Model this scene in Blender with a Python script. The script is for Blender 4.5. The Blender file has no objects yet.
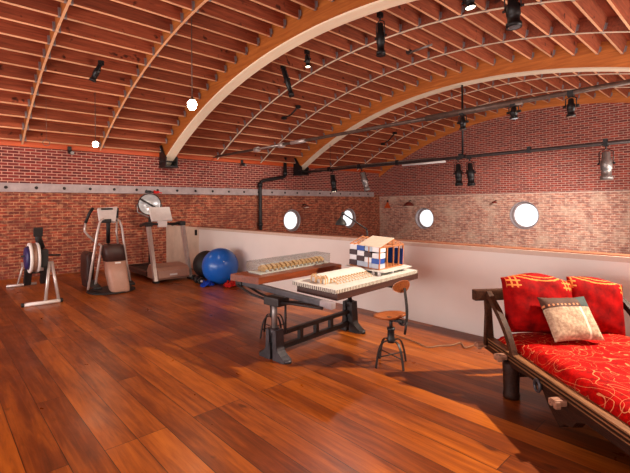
import bpy, bmesh, math, random
from mathutils import Vector, Matrix, Euler
random.seed(7)
C = bpy.context.scene.collection
PI = math.pi
# ------------------------------------------------------------------ camera, world, exposure
F_PX, Y0, YAW, ROLL, EYE = 413.7, 205.4, 0.8214, -0.0075, 1.58
FW = Vector((-math.sin(YAW), math.cos(YAW), 0)); R0 = Vector((math.cos(YAW), math.sin(YAW), 0)); U0 = Vector((0, 0, 1))
RT = R0*math.cos(ROLL) + U0*math.sin(ROLL); UP = -R0*math.sin(ROLL) + U0*math.cos(ROLL)
EYEP = Vector((0, 0, EYE))
cam_d = bpy.data.cameras.new('camera'); cam = bpy.data.objects.new('camera', cam_d); C.objects.link(cam)
cam_d.sensor_fit = 'HORIZONTAL'; cam_d.sensor_width = 36.0; cam_d.lens = F_PX/630*36.0
cam_d.shift_y = -(236.5 - Y0)/630.0; cam_d.clip_start = 0.05; cam_d.clip_end = 100
mw = Matrix((RT, UP, -FW)).transposed().to_4x4(); mw.translation = EYEP; cam.matrix_world = mw
S = bpy.context.scene; S.camera = cam
S.view_settings.view_transform = 'Standard'; S.view_settings.look = 'None'; S.view_settings.gamma = 1.0
S.view_settings.use_curve_mapping = False; S.view_settings.exposure = 0.2
w = bpy.data.worlds.new('world'); S.world = w; w.use_nodes = True
w.node_tree.nodes['Background'].inputs[0].default_value = (0.75, 0.82, 1.0, 1); w.node_tree.nodes['Background'].inputs[1].default_value = 0.3

def area(name, loc, target, sx, sy, power, col):
    d = bpy.data.lights.new(name, 'AREA'); d.shape = 'RECTANGLE'; d.size = sx; d.size_y = sy; d.energy = power; d.color = col
    o = bpy.data.objects.new(name, d); C.objects.link(o); o.location = loc
    o.rotation_euler = (Vector(target)-Vector(loc)).to_track_quat('-Z', 'Y').to_euler(); return o
def spot(name, loc, target, power, col, deg, blend=.5, r=.04):
    d = bpy.data.lights.new(name, 'SPOT'); d.energy = power; d.color = col; d.spot_size = math.radians(deg); d.spot_blend = blend; d.shadow_soft_size = r
    o = bpy.data.objects.new(name, d); C.objects.link(o); o.location = loc
    o.rotation_euler = (Vector(target)-Vector(loc)).to_track_quat('-Z', 'Y').to_euler(); return o
def point(name, loc, power, col, r=.04):
    d = bpy.data.lights.new(name, 'POINT'); d.energy = power; d.color = col; d.shadow_soft_size = r
    o = bpy.data.objects.new(name, d); C.objects.link(o); o.location = loc; return o
# added fill lights behind the camera and on the right, without windows
area('fill_back', (-5.0, -4.6, 1.6), (-5.0, 1.5, 5.2), 9.0, 2.6, 700, (1.0, .93, .89))
area('fill_side', (1.35, 0.2, 1.9), (-6, 3.0, 4.2), 3.4, 2.4, 70, (1.0, .88, .78))
area('fill_hall', (1.35, 9.6, 0.9), (-7, 10.6, 4.4), 6.0, 2.6, 520, (1.0, .88, .78))
# track spots, plus added wall washes without fixtures
spot('spot_bed', (.3, 5.3, 3.5), (-1.7, 2.4, 0), 1550, (1.0, .84, .66), 95, .5, .05)
spot('spot_table', (-5.3, 5.6, 4.5), (-3.4, 3.2, .6), 170, (1.0, .94, .88), 60, .9, .12)
for nm, y in (('fill_wall_left', .9), ('fill_wall_mid', 3.9), ('fill_wall_far', 7.0)):  # added washes that brighten the left brick wall, no lamps modelled
    spot(nm, (-6.6, y, 4.2), (-11.3, y+.3, 1.75), 380, (1.0, .86, .74), 50, 1.0, .05)
spot('spot_end_wall', (-2.6, 9.6, 2.1), (-5.2, 14.4, 0.75), 900, (1.0, .88, .8), 66, .9, .05)

def P(px, py, X=None, Y=None, z=None):      # a point of the place seen in the photograph, at a known wall plane or height
    d = FW + RT*((px-315)/F_PX) + UP*((Y0-py)/F_PX)
    if X is not None: t = X/d.x
    elif Y is not None: t = Y/d.y
    else: t = (z-EYE)/d.z
    return EYEP + d*t
# ------------------------------------------------------------------ materials
def hexc(r, g, b):
    f = lambda v: ((v/255+.055)/1.055)**2.4 if v > 10 else v/255/12.92
    return (f(r), f(g), f(b), 1)
class NT:
    def __init__(s, name):
        s.m = bpy.data.materials.new(name); s.m.use_nodes = True; s.t = s.m.node_tree; s.b = s.t.nodes['Principled BSDF']
    def n(s, typ, **kw):
        o = s.t.nodes.new(typ)
        for k, v in kw.items():
            if k.startswith('i_'): 
                key = k[2:]; key = int(key) if key.isdigit() else key.replace('_', ' ')
                o.inputs[key].default_value = v
            else: setattr(o, k, v)
        return o
    def l(s, a, b): s.t.links.new(a, b)
    def coord(s): return s.n('ShaderNodeTexCoord').outputs['Object']
    def noise(s, vec, scale, detail=4, rough=.6, dist=0):
        o = s.n('ShaderNodeTexNoise', i_Scale=scale, i_Detail=detail, i_Roughness=rough, i_Distortion=dist); s.l(vec, o.inputs['Vector']); return o.outputs['Fac']
    def mapping(s, vec, scale=(1, 1, 1), rot=(0, 0, 0), loc=(0, 0, 0)):
        o = s.n('ShaderNodeMapping'); o.inputs['Scale'].default_value = scale; o.inputs['Rotation'].default_value = rot; o.inputs['Location'].default_value = loc
        s.l(vec, o.inputs['Vector']); return o.outputs[0]
    def ramp(s, fac, stops):
        o = s.n('ShaderNodeValToRGB'); e = o.color_ramp.elements
        while len(e) < len(stops): e.new(.5)
        for el, (p, c) in zip(e, stops): el.position = p; el.color = c
        s.l(fac, o.inputs[0]); return o.outputs[0]
    def mix(s, fac, a, b, mode='MIX'):
        o = s.n('ShaderNodeMix', data_type='RGBA', blend_type=mode)
        for v, i in ((fac, 0), (a, 6), (b, 7)):
            if hasattr(v, 'is_output'): s.l(v, o.inputs[i])
            else: o.inputs[i].default_value = v
        return o.outputs[2]
    def math(s, op, a, b=0.0, c=0.0):
        o = s.n('ShaderNodeMath', operation=op)
        for i, v in enumerate((a, b, c)):
            if hasattr(v, 'is_output'): s.l(v, o.inputs[i])
            else: o.inputs[i].default_value = v
        return o.outputs[0]
    def bump(s, h, strength=.3, dist=.01):
        o = s.n('ShaderNodeBump', i_Strength=strength, i_Distance=dist); s.l(h, o.inputs['Height']); s.l(o.outputs[0], s.b.inputs['Normal'])
    def set(s, col=None, rough=None, metal=None, **kw):
        if col is not None:
            if hasattr(col, 'is_output'): s.l(col, s.b.inputs['Base Color'])
            else: s.b.inputs['Base Color'].default_value = col
        if rough is not None:
            if hasattr(rough, 'is_output'): s.l(rough, s.b.inputs['Roughness'])
            else: s.b.inputs['Roughness'].default_value = rough
        if metal is not None: s.b.inputs['Metallic'].default_value = metal
        for k, v in kw.items(): s.b.inputs[k.replace('_', ' ')].default_value = v
        return s.m
def plain(name, col, rough=.5, metal=0, var=.18, scale=14, **kw):
    t = NT(name); n = t.noise(t.coord(), scale)
    c2 = tuple(max(0, v*(1-var*1.6)) for v in col[:3])+(1,); c1 = tuple(min(1, v*(1+var)) for v in col[:3])+(1,)
    return t.set(t.ramp(n, [(.3, c2), (.7, c1)]), rough, metal, **kw)
def wood(name, dark, light, axis=0, scale=3.0, rough=.45, bump=.15, knots=False, spec=.4):
    t = NT(name); co = t.coord(); sc = [9, 9, 9]; sc[axis] = .7
    oi = t.n('ShaderNodeObjectInfo'); off = t.n('ShaderNodeVectorMath', operation='ADD'); cx = t.n('ShaderNodeCombineXYZ')
    r = t.math('MULTIPLY', oi.outputs['Random'], 37.0)
    for i in range(3): t.l(r, cx.inputs[i])
    t.l(co, off.inputs[0]); t.l(cx.outputs[0], off.inputs[1])
    v = t.mapping(off.outputs[0], [q*scale/3 for q in sc]); n = t.noise(v, 3.0, 6, .65, .6)
    col = t.ramp(n, [(.25, dark), (.7, light)])
    rv = t.math('MULTIPLY_ADD', oi.outputs['Random'], .4, .78)
    cc = t.n('ShaderNodeCombineColor')
    for i in range(3): t.l(rv, cc.inputs[i])
    col = t.mix(1.0, col, cc.outputs[0], 'MULTIPLY')
    if knots:
        k = t.noise(t.mapping(off.outputs[0], (1.6, 3.4, 3.4)), 1.7, 2, .5)
        col = t.mix(t.ramp(k, [(.66, (0, 0, 0, 1)), (.74, (1, 1, 1, 1))]), col, tuple(x*.45 for x in dark[:3])+(1,))
    t.bump(n, bump); return t.set(col, rough, Specular_IOR_Level=spec)

M = {}
# old brick: clean courses above, smeared and weathered courses below a given height
def brick(name, horiz, split, up, lowp, mort_up, mort_low, dark_patch):
    t = NT(name); co = t.coord(); sx = t.n('ShaderNodeSeparateXYZ'); t.l(co, sx.inputs[0])
    cb = t.n('ShaderNodeCombineXYZ'); t.l(sx.outputs[horiz], cb.inputs[0]); t.l(sx.outputs[2], cb.inputs[1])
    def bt(c1, c2, mo, ms):
        b = t.n('ShaderNodeTexBrick', i_Scale=1.0, i_Mortar_Size=ms, i_Mortar_Smooth=.3, i_Bias=0.0, i_Brick_Width=.21, i_Row_Height=.068)
        b.inputs['Color1'].default_value = c1; b.inputs['Color2'].default_value = c2; b.inputs['Mortar'].default_value = mo
        t.l(cb.outputs[0], b.inputs['Vector']); return b
    bu = bt(up[0], up[1], mort_up, .009); bl = bt(lowp[0], lowp[1], mort_low, .008)
    n1 = t.noise(cb.outputs[0], 9.0, 5, .7); n2 = t.noise(cb.outputs[0], 1.3, 5, .65); n3 = t.noise(t.mapping(cb.outputs[0], (4.76, 14.7, 1)), 1.0, 1, .5)
    cu = t.mix(t.ramp(n3, [(.42, (0, 0, 0, 1)), (.62, (.65, .65, .65, 1))]), bu.outputs['Color'], up[2])
    cu = t.mix(bu.outputs['Fac'], cu, mort_up)
    cl = t.mix(t.ramp(n3, [(.4, (0, 0, 0, 1)), (.62, (.7, .7, .7, 1))]), bl.outputs['Color'], lowp[2])
    cl = t.mix(t.ramp(n1, [(.5, (0, 0, 0, 1)), (.72, (.75, .75, .75, 1))]), cl, mort_low)
    cl = t.mix(t.ramp(n2, [(.48, (0, 0, 0, 1)), (.68, (.7, .7, .7, 1))]), cl, dark_patch)
    sp = t.math('GREATER_THAN', sx.outputs[2], split)
    col = t.mix(sp, cl, cu)
    h = t.math('ADD', t.math('MULTIPLY', bu.outputs['Fac'], -1.0), t.math('MULTIPLY', n1, .5)); t.bump(h, .6, .012)
    return t.set(col, .85)
M['brick_left'] = brick('brick_left', 1, 2.0, (hexc(150, 48, 38), hexc(112, 34, 32), hexc(62, 22, 26)), (hexc(176, 74, 48), hexc(134, 52, 38), hexc(84, 38, 32)), hexc(200, 148, 130), hexc(208, 150, 112), hexc(104, 48, 38))
M['brick_end'] = brick('brick_end', 0, 1.92, (hexc(176, 76, 58), hexc(138, 54, 46), hexc(78, 36, 40)), (hexc(206, 142, 118), hexc(180, 112, 94), hexc(130, 88, 82)), hexc(196, 160, 144), hexc(236, 208, 186), hexc(216, 188, 166))
def floor_mat():
    t = NT('plank_floor'); co = t.coord()
    b = t.n('ShaderNodeTexBrick', i_Scale=1.0, i_Mortar_Size=.0025, i_Mortar_Smooth=.2, i_Bias=0.0, i_Brick_Width=2.9, i_Row_Height=.205, offset=.37, offset_frequency=3)
    b.inputs['Color1'].default_value = (0, 0, 0, 1); b.inputs['Color2'].default_value = (1, 1, 1, 1); b.inputs['Mortar'].default_value = (.5, .5, .5, 1)
    t.l(co, b.inputs['Vector'])
    cc = t.n('ShaderNodeCombineXYZ'); sx = t.n('ShaderNodeSeparateColor'); t.l(b.outputs['Color'], sx.inputs[0])
    t.l(t.math('MULTIPLY', sx.outputs[0], 23.0), cc.inputs[0]); t.l(t.math('MULTIPLY', sx.outputs[0], 11.0), cc.inputs[1])
    ad = t.n('ShaderNodeVectorMath', operation='ADD'); t.l(co, ad.inputs[0]); t.l(cc.outputs[0], ad.inputs[1])
    g = t.noise(t.mapping(ad.outputs[0], (.9, 13, 1)), 2.2, 8, .68, .8); g2 = t.noise(t.mapping(ad.outputs[0], (.5, 3.2, 1)), 1.6, 4, .6, .4)
    f = t.math('ADD', t.math('MULTIPLY', g, .55), t.math('MULTIPLY', g2, .6)); f = t.math('ADD', f, t.math('MULTIPLY_ADD', sx.outputs[0], .24, -.17))
    col = t.ramp(f, [(.2, hexc(54, 17, 5)), (.44, hexc(110, 49, 12)), (.62, hexc(154, 78, 20)), (.84, hexc(192, 108, 34))])
    kn = t.noise(t.mapping(ad.outputs[0], (2.2, 5.5, 1)), 1.4, 2, .5); col = t.mix(t.ramp(kn, [(.69, (0, 0, 0, 1)), (.76, (.7, .7, .7, 1))]), col, hexc(48, 16, 8))
    col = t.mix(b.outputs['Fac'], col, hexc(34, 12, 6))
    r = t.ramp(t.noise(co, 2.3, 5, .7), [(.3, (.26, .26, .26, 1)), (.75, (.44, .44, .44, 1))])
    t.bump(t.math('SUBTRACT', t.math('MULTIPLY', g, .4), b.outputs['Fac']), .22, .004)
    return t.set(col, r, Specular_IOR_Level=.28, Coat_Weight=.03, Coat_Roughness=.2)
M['floor'] = floor_mat()
M['joist'] = wood('joist_wood', hexc(112, 48, 30), hexc(178, 90, 58), axis=1, scale=3, rough=.7, knots=True)
M['deck'] = wood('deck_wood', hexc(110, 40, 22), hexc(160, 70, 38), axis=1, scale=3, rough=.75)
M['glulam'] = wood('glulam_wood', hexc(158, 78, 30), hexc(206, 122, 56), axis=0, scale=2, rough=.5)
M['lit_underside'] = wood('lit_underside_wood', hexc(240, 214, 186), hexc(250, 232, 208), axis=0, scale=2, rough=.6, bump=.05)  # light from below painted into arch undersides and farther rib edges
M['lit_edge'] = wood('lit_edge_wood', hexc(222, 154, 112), hexc(242, 188, 146), axis=1, scale=2, rough=.6, bump=.05)  # light from below painted into joist and near rib edges
M['plate'] = wood('plate_wood', hexc(176, 60, 20), hexc(214, 92, 36), axis=1, scale=2, rough=.5)
M['plaster'] = plain('painted_plaster', hexc(232, 222, 216), .6, var=.02, scale=2)
M['panel'] = plain('scuffed_panel', hexc(216, 192, 172), .6, var=.09, scale=3)
M['cap'] = plain('cap_wood', hexc(206, 180, 164), .5, var=.05)
M['cap_top'] = plain('cap_top_wood', hexc(150, 92, 64), .5, var=.12)
M['band'] = plain('grey_channel', hexc(168, 152, 152), .6, var=.14, scale=6)
M['steel'] = plain('galvanised', hexc(150, 142, 140), .4, .6, var=.15)
M['hanger'] = plain('hanger_steel', hexc(150, 138, 140), .5, .3, var=.15)
M['black'] = plain('black_metal', hexc(26, 24, 26), .45, .2, var=.2)
M['rubber'] = plain('black_rubber', hexc(24, 22, 23), .6, 0, var=.2)
M['pipe'] = plain('dark_pipe', hexc(70, 60, 60), .45, .5, var=.2)
M['rod'] = plain('rod_steel', hexc(104, 86, 78), .45, .4, var=.2)
M['lead'] = plain('cast_iron', hexc(72, 68, 72), .45, .55, var=.25, scale=9)
M['iron'] = plain('dark_iron', hexc(48, 42, 42), .5, .4, var=.25, scale=9)
M['chrome'] = plain('chrome', hexc(232, 234, 236), .3, .7, var=.04)
M['silver'] = plain('silver_tube', hexc(200, 188, 184), .32, .45, var=.06)
M['white_paint'] = plain('white_paint', hexc(228, 222, 220), .4, 0, var=.04)
M['tan_plastic'] = plain('tan_plastic', hexc(176, 134, 116), .45, 0, var=.05)
M['brown_plastic'] = plain('brown_plastic', hexc(64, 38, 34), .5, 0, var=.1)
M['ball_blue'] = plain('blue_vinyl', hexc(24, 96, 190), .28, 0, var=.05, scale=4)
M['cloth_blue'] = plain('blue_cloth', hexc(22, 74, 206), .8, 0, var=.2)
M['cloth_red'] = plain('red_cloth', hexc(206, 24, 18), .8, 0, var=.2)
M['navy'] = plain('navy_plastic', hexc(38, 30, 84), .5, 0, var=.1)
M['mesh_tan'] = plain('flywheel_mesh', hexc(158, 122, 104), .5, .3, var=.25, scale=90)
M['board'] = wood('walnut_board', hexc(76, 32, 16), hexc(132, 62, 30), axis=1, scale=4, rough=.35)
M['slab'] = wood('dark_slab', hexc(46, 26, 22), hexc(80, 44, 34), axis=1, scale=4, rough=.5)
M['card'] = plain('card_white', hexc(212, 210, 204), .7, 0, var=.05)
M['basswood'] = plain('basswood', hexc(206, 164, 116), .6, 0, var=.15, scale=40)
M['model_wood'] = plain('model_pine', hexc(176, 108, 62), .6, 0, var=.15, scale=40)
M['roof_sheet'] = plain('roof_sheet', hexc(206, 184, 164), .6, 0, var=.06, scale=20)
M['box_white'] = plain('box_white', hexc(226, 226, 230), .5, 0, var=.04)
M['box_grey'] = plain('box_grey', hexc(176, 188, 204), .5, 0, var=.05)
M['box_blue'] = plain('box_blue', hexc(14, 70, 160), .5, 0, var=.05)
M['box_maroon'] = plain('box_maroon', hexc(52, 16, 24), .5, 0, var=.08)
M['seat_wood'] = wood('stool_wood', hexc(112, 52, 24), hexc(176, 98, 48), axis=0, scale=8, rough=.4)
M['carved'] = wood('carved_wood', hexc(18, 7, 5), hexc(50, 24, 14), axis=1, scale=6, rough=.5, bump=.5, spec=.18)
M['worn'] = wood('worn_wood', hexc(30, 13, 8), hexc(80, 46, 28), axis=1, scale=6, rough=.55, bump=.4, spec=.18)
M['rust'] = plain('rusty_shade', hexc(120, 46, 34), .6, 0, var=.2)
M['peg_wood'] = wood('peg_wood', hexc(104, 58, 42), hexc(190, 140, 112), axis=0, scale=6, rough=.6)
M['rail_edge'] = wood('rail_edge_wood', hexc(52, 28, 16), hexc(150, 102, 66), axis=1, scale=6, rough=.5, bump=.4, spec=.2)  # worn rail edges, with the light catching them painted in
M['cord'] = plain('cord_brown', hexc(128, 92, 66), .6, 0, var=.1)
def card_edge():
    t = NT('corrugated_edge'); co = t.coord(); sx = t.n('ShaderNodeSeparateXYZ'); t.l(co, sx.inputs[0])
    a = t.math('ADD', sx.outputs[0], sx.outputs[1]); v = t.math('SINE', t.math('MULTIPLY', a, 250.0))
    n = t.noise(co, 55, 2); f = t.math('ADD', t.math('MULTIPLY', v, .3), n)
    return t.set(t.ramp(f, [(.36, hexc(70, 56, 50)), (.58, hexc(206, 198, 184))]), .7)
M['card_edge'] = card_edge()
def emis(name, col, strength, base=(.8, .8, .8, 1)):
    t = NT(name); return t.set(base, .4, Emission_Color=col, Emission_Strength=strength)
M['pane'] = emis('daylit_pane', (.86, .94, 1, 1), 1.05)
M['bulb'] = emis('lit_bulb', (1, .86, .66, 1), 26)
M['lens_lit'] = emis('lit_lens', (1, .84, .62, 1), 9)
M['lens'] = plain('dark_lens', hexc(50, 48, 54), .1, .2)
def glass():
    t = NT('clear_acrylic'); g = t.n('ShaderNodeBsdfGlossy', i_Roughness=.03); tr = t.n('ShaderNodeBsdfTransparent'); tr.inputs[0].default_value = (.93, .95, .95, 1)
    fr = t.n('ShaderNodeFresnel', i_IOR=1.45); mx = t.n('ShaderNodeMixShader'); mx.inputs[0].default_value = .1; t.l(tr.outputs[0], mx.inputs[1]); t.l(g.outputs[0], mx.inputs[2])
    t.l(mx.outputs[0], t.t.nodes['Material Output'].inputs['Surface']); return t.m
M['acrylic'] = glass()
def quilt_mat(name, base1, base2, line, scale, width, border=None):
    t = NT(name); co = t.coord()
    n0 = t.noise(co, 24, 4, .7); col = t.ramp(n0, [(.3, base1), (.7, base2)])
    wv = t.n('ShaderNodeTexNoise', i_Scale=scale, i_Detail=1.0, i_Roughness=.4, i_Distortion=1.6); t.l(co, wv.inputs['Vector'])
    fr = t.math('FRACT', t.math('MULTIPLY', wv.outputs['Fac'], 8.0)); d = t.math('ABSOLUTE', t.math('SUBTRACT', fr, .5))
    ln = t.math('LESS_THAN', d, width)
    vo = t.n('ShaderNodeTexVoronoi', feature='F1', i_Scale=scale*1.6); t.l(co, vo.inputs['Vector'])
    fr2 = t.math('ABSOLUTE', t.math('SUBTRACT', vo.outputs['Distance'], .42)); l2 = t.math('LESS_THAN', fr2, width*.16)
    col = t.mix(t.math('MAXIMUM', ln, l2), col, line)
    t.bump(n0, .35, .01); return t.set(col, .75, Specular_IOR_Level=.08)
M['quilt'] = quilt_mat('red_quilt', hexc(120, 0, 0), hexc(196, 5, 2), hexc(214, 128, 84), 3.2, .032)
M['cushion'] = None
def cushion_mat():
    # deep red cloth; gold braid runs along the top and a lattice motif sits in the corner
    t = NT('red_cushion'); co = t.coord(); sx = t.n('ShaderNodeSeparateXYZ'); t.l(co, sx.inputs[0])
    n0 = t.noise(co, 10, 4, .6); col = t.ramp(n0, [(.3, hexc(96, 2, 4)), (.7, hexc(168, 6, 6))])
    x, z = sx.outputs[0], sx.outputs[2]
    ax = t.math('ABSOLUTE', x)
    arc = t.math('ADD', z, t.math('MULTIPLY', t.math('MULTIPLY', x, x), -.9))          # braid follows the top hem
    wob = t.math('MULTIPLY', t.noise(co, 30, 2), .02)
    band = t.math('LESS_THAN', t.math('ABSOLUTE', t.math('SUBTRACT', t.math('ADD', arc, wob), .195)), .006)
    band2 = t.math('LESS_THAN', t.math('ABSOLUTE', t.math('SUBTRACT', t.math('ADD', arc, wob), .222)), .004)
    inx = t.math('LESS_THAN', t.math('ABSOLUTE', t.math('SUBTRACT', ax, .245)), .055); inz = t.math('LESS_THAN', t.math('ABSOLUTE', t.math('SUBTRACT', z, .165)), .05)
    box = t.math('MULTIPLY', inx, inz)
    lat = t.math('MAXIMUM', t.math('GREATER_THAN', t.math('SINE', t.math('MULTIPLY', ax, 150.0)), .55), t.math('GREATER_THAN', t.math('SINE', t.math('MULTIPLY', z, 150.0)), .55))
    m = t.math('MAXIMUM', t.math('MAXIMUM', band, band2), t.math('MULTIPLY', box, lat))
    col = t.mix(m, col, hexc(220, 126, 62)); t.bump(n0, .3, .01); return t.set(col, .75, Specular_IOR_Level=.08)
M['cushion'] = cushion_mat()
def pillow_mat():
    t = NT('patterned_pillow'); co = t.coord(); sx = t.n('ShaderNodeSeparateXYZ'); t.l(co, sx.inputs[0]); x, z = sx.outputs[0], sx.outputs[2]
    n = t.noise(co, 45, 3); base = t.ramp(n, [(.35, hexc(150, 120, 96)), (.65, hexc(196, 170, 142))])
    stripe = t.math('LESS_THAN', t.math('ABSOLUTE', t.math('SUBTRACT', x, .085)), .009); base = t.mix(stripe, base, hexc(226, 210, 186))
    dots = t.math('MULTIPLY', t.math('GREATER_THAN', t.math('SINE', t.math('MULTIPLY', x, 190.0)), .35), t.math('LESS_THAN', t.math('ABSOLUTE', t.math('SUBTRACT', z, .098)), .008))
    top = t.mix(dots, hexc(74, 40, 24), hexc(206, 128, 84)); top = t.mix(t.math('GREATER_THAN', x, .1), top, hexc(44, 58, 56))
    col = t.mix(t.math('GREATER_THAN', z, .075), base, top); t.bump(n, .3, .006); return t.set(col, .8)
M['pillow'] = pillow_mat()
# ------------------------------------------------------------------ mesh helpers
# which part carries which piece (thing kind, piece) -> part, for the deepest level
SUB = {('spotlight', 'lens'): 'lamp_body', ('spotlight', 'knob'): 'yoke', ('rowing_machine', 'end_cap'): 'front_foot', ('rowing_machine', 'monitor'): 'monitor_arm', ('rowing_machine', 'side_cover'): 'flywheel_cage',
       ('elliptical_trainer', 'badge'): 'rear_cover', ('elliptical_trainer', 'display'): 'console', ('elliptical_trainer', 'console_bracket'): 'console', ('treadmill', 'badge'): 'motor_hood', ('treadmill', 'console_neck'): 'console',
       ('treadmill', 'foot'): 'post', ('dish_lamp', 'bulb_shield'): 'dish', ('dish_lamp', 'rim'): 'dish', ('exercise_ball', 'valve_plug'): 'ball', ('daybed', 'rail_moulding'): 'side_rail', ('daybed', 'peg'): 'side_rail', ('daybed', 'iron_ring'): 'side_rail',
       ('model_house', 'stilt'): 'plinth', ('pendant_lamp', 'lamp_cap'): 'cord', ('wall_camera', 'lens'): 'camera_body', ('trestle_table', 'height_screw'): 'pedestal_column', ('trestle_table', 'bar_end_shoe'): 'cross_bar', ('desk_lamp', 'shade_stem'): 'lamp_shade', ('arch_shoe', 'through_bolt'): 'cheek_plate', ('dumbbell', 'end_cap'): 'weight'}
LAST = {}
class MB:
    def __init__(s): s.bm = bmesh.new()
    def _mi(s, faces, mi):
        for f in faces: f.material_index = mi
    def box(s, c, size, rot=None, mi=0, bev=0):
        r = bmesh.ops.create_cube(s.bm, size=1.0); vs = r['verts']
        m = Matrix.Diagonal((*size, 1)); m = Matrix.Translation(c) @ (rot.to_4x4() if rot else Matrix.Identity(4)) @ m
        bmesh.ops.transform(s.bm, matrix=m, verts=vs); fs = list({f for v in vs for f in v.link_faces}); s._mi(fs, mi)
        if bev:
            es = list({e for v in vs for e in v.link_edges}); bmesh.ops.bevel(s.bm, geom=es, offset=bev, segments=2, affect='EDGES', profile=.7)
        return s
    def ring(s, c, ax, r, n):
        ax = Vector(ax).normalized(); u = ax.orthogonal().normalized(); v = ax.cross(u)
        return [s.bm.verts.new(Vector(c)+(u*math.cos(2*PI*i/n)+v*math.sin(2*PI*i/n))*r) for i in range(n)]
    def bridge(s, a, b, mi=0, smooth=True):
        n = len(a)
        for i in range(n):
            f = s.bm.faces.new((a[i], a[(i+1) % n], b[(i+1) % n], b[i])); f.material_index = mi; f.smooth = smooth
    def cyl(s, p0, p1, r0, r1=None, n=14, mi=0, caps=True):
        r1 = r0 if r1 is None else r1; ax = Vector(p1)-Vector(p0)
        a = s.ring(p0, ax, r0, n); b = s.ring(p1, ax, r1, n); s.bridge(a, b, mi)
        if caps:
            for q in (a[::-1], b): s.bm.faces.new(q).material_index = mi
        return s
    def lathe(s, c, ax, prof, n=24, mi=0, cap=True):      # prof: (distance along axis, radius)
        ax = Vector(ax).normalized(); u = ax.orthogonal().normalized(); v = ax.cross(u); prev = None; first = None
        for h, r in prof:
            k = [s.bm.verts.new(Vector(c)+ax*h+(u*math.cos(2*PI*i/n)+v*math.sin(2*PI*i/n))*max(r, 1e-4)) for i in range(n)]
            if prev: s.bridge(prev, k, mi)
            else: first = k
            prev = k
        if cap:
            s.bm.faces.new(first[::-1]).material_index = mi; s.bm.faces.new(prev).material_index = mi
        return s
    def tube(s, pts, r, n=10, mi=0):
        pts = [Vector(p) for p in pts]; rs = r if isinstance(r, (list, tuple)) else [r]*len(pts); prev = None
        t0 = (pts[1]-pts[0]).normalized(); u = t0.orthogonal().normalized()
        for i, p in enumerate(pts):
            t = (pts[min(i+1, len(pts)-1)]-pts[max(i-1, 0)]).normalized(); u = (u-t*u.dot(t)).normalized(); v = t.cross(u)
            k = [s.bm.verts.new(p+(u*math.cos(2*PI*j/n)+v*math.sin(2*PI*j/n))*rs[i]) for j in range(n)]
            if prev: s.bridge(prev, k, mi)
            else: s.bm.faces.new(k[::-1]).material_index = mi
            prev = k
        s.bm.faces.new(prev).material_index = mi; return s
    def strip(s, pts, w, side, t):        # a flat bar of width w along `side` and thickness t that follows pts
        pts = [Vector(p) for p in pts]; side = Vector(side).normalized(); prev = None
        for i, p in enumerate(pts):
            tg = (pts[min(i+1, len(pts)-1)]-pts[max(i-1, 0)]).normalized(); nn = tg.cross(side).normalized()
            k = [s.bm.verts.new(p+side*a*w/2+nn*b*t/2) for a, b in ((-1, -1), (1, -1), (1, 1), (-1, 1))]
            if prev: s.bridge(prev, k, 0, False)
            else: s.bm.faces.new(k[::-1])
            prev = k
        s.bm.faces.new(prev); return s
    def sphere(s, c, r, n=24, sc=(1, 1, 1), mi=0):
        q = bmesh.ops.create_uvsphere(s.bm, u_segments=n, v_segments=n//2, radius=r); bmesh.ops.transform(s.bm, matrix=Matrix.Translation(c) @ Matrix.Diagonal((*sc, 1)), verts=q['verts'])
        for f in {f for v in q['verts'] for f in v.link_faces}: f.smooth = True; f.material_index = mi
        return s
    def prism(s, poly, ext, mi=0):        # poly: 3-D outline, pushed along the vector ext
        a = [s.bm.verts.new(p) for p in poly]; b = [s.bm.verts.new(Vector(p)+Vector(ext)) for p in poly]
        s.bm.faces.new(a[::-1]).material_index = mi; s.bm.faces.new(b).material_index = mi; s.bridge(a, b, mi, False); return s
    def build(s, name, mats, parent=None, loc=None, rotz=None):
        bmesh.ops.recalc_face_normals(s.bm, faces=s.bm.faces)
        me = bpy.data.meshes.new(name); s.bm.to_mesh(me); s.bm.free()
        for m in (mats if isinstance(mats, (list, tuple)) else [mats]): me.materials.append(M[m] if isinstance(m, str) else m)
        o = bpy.data.objects.new(name, me); C.objects.link(o)
        if parent:
            up = SUB.get((parent.name.split('.')[0], name)); LAST[parent.name, name] = o
            if up and (parent.name, up) in LAST: parent = LAST[parent.name, up]
        o.parent = parent
        if loc is not None: o.location = loc
        if rotz is not None: o.rotation_euler = (0, 0, rotz)
        return o
def tag(o, label, cat, group=None, kind=None):
    o['label'] = label; o['category'] = cat
    if group: o['group'] = group
    if kind: o['kind'] = kind
    return o
def thing(name, label, cat, loc=(0, 0, 0), rot=0, group=None):
    o = bpy.data.objects.new(name, None); C.objects.link(o); o.location = loc
    o.rotation_euler = (0, 0, rot) if not isinstance(rot, Euler) else rot; o.empty_display_size = .1
    return tag(o, label, cat, group)
def struct(o, label=None, cat=None):
    o['kind'] = 'structure'
    if label: o['label'] = label
    if cat: o['category'] = cat
    return o
def bez(p, n=14):
    p = [Vector(q) for q in p]; out = []
    for i in range(n+1):
        t = i/n; out.append(p[0]*(1-t)**3+p[1]*3*t*(1-t)**2+p[2]*3*t*t*(1-t)+p[3]*t**3)
    return out
def copy_tree(o, parent=None):
    c = o.copy(); C.objects.link(c); c.parent = parent
    for ch in list(o.children): copy_tree(ch, c)
    return c
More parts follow.
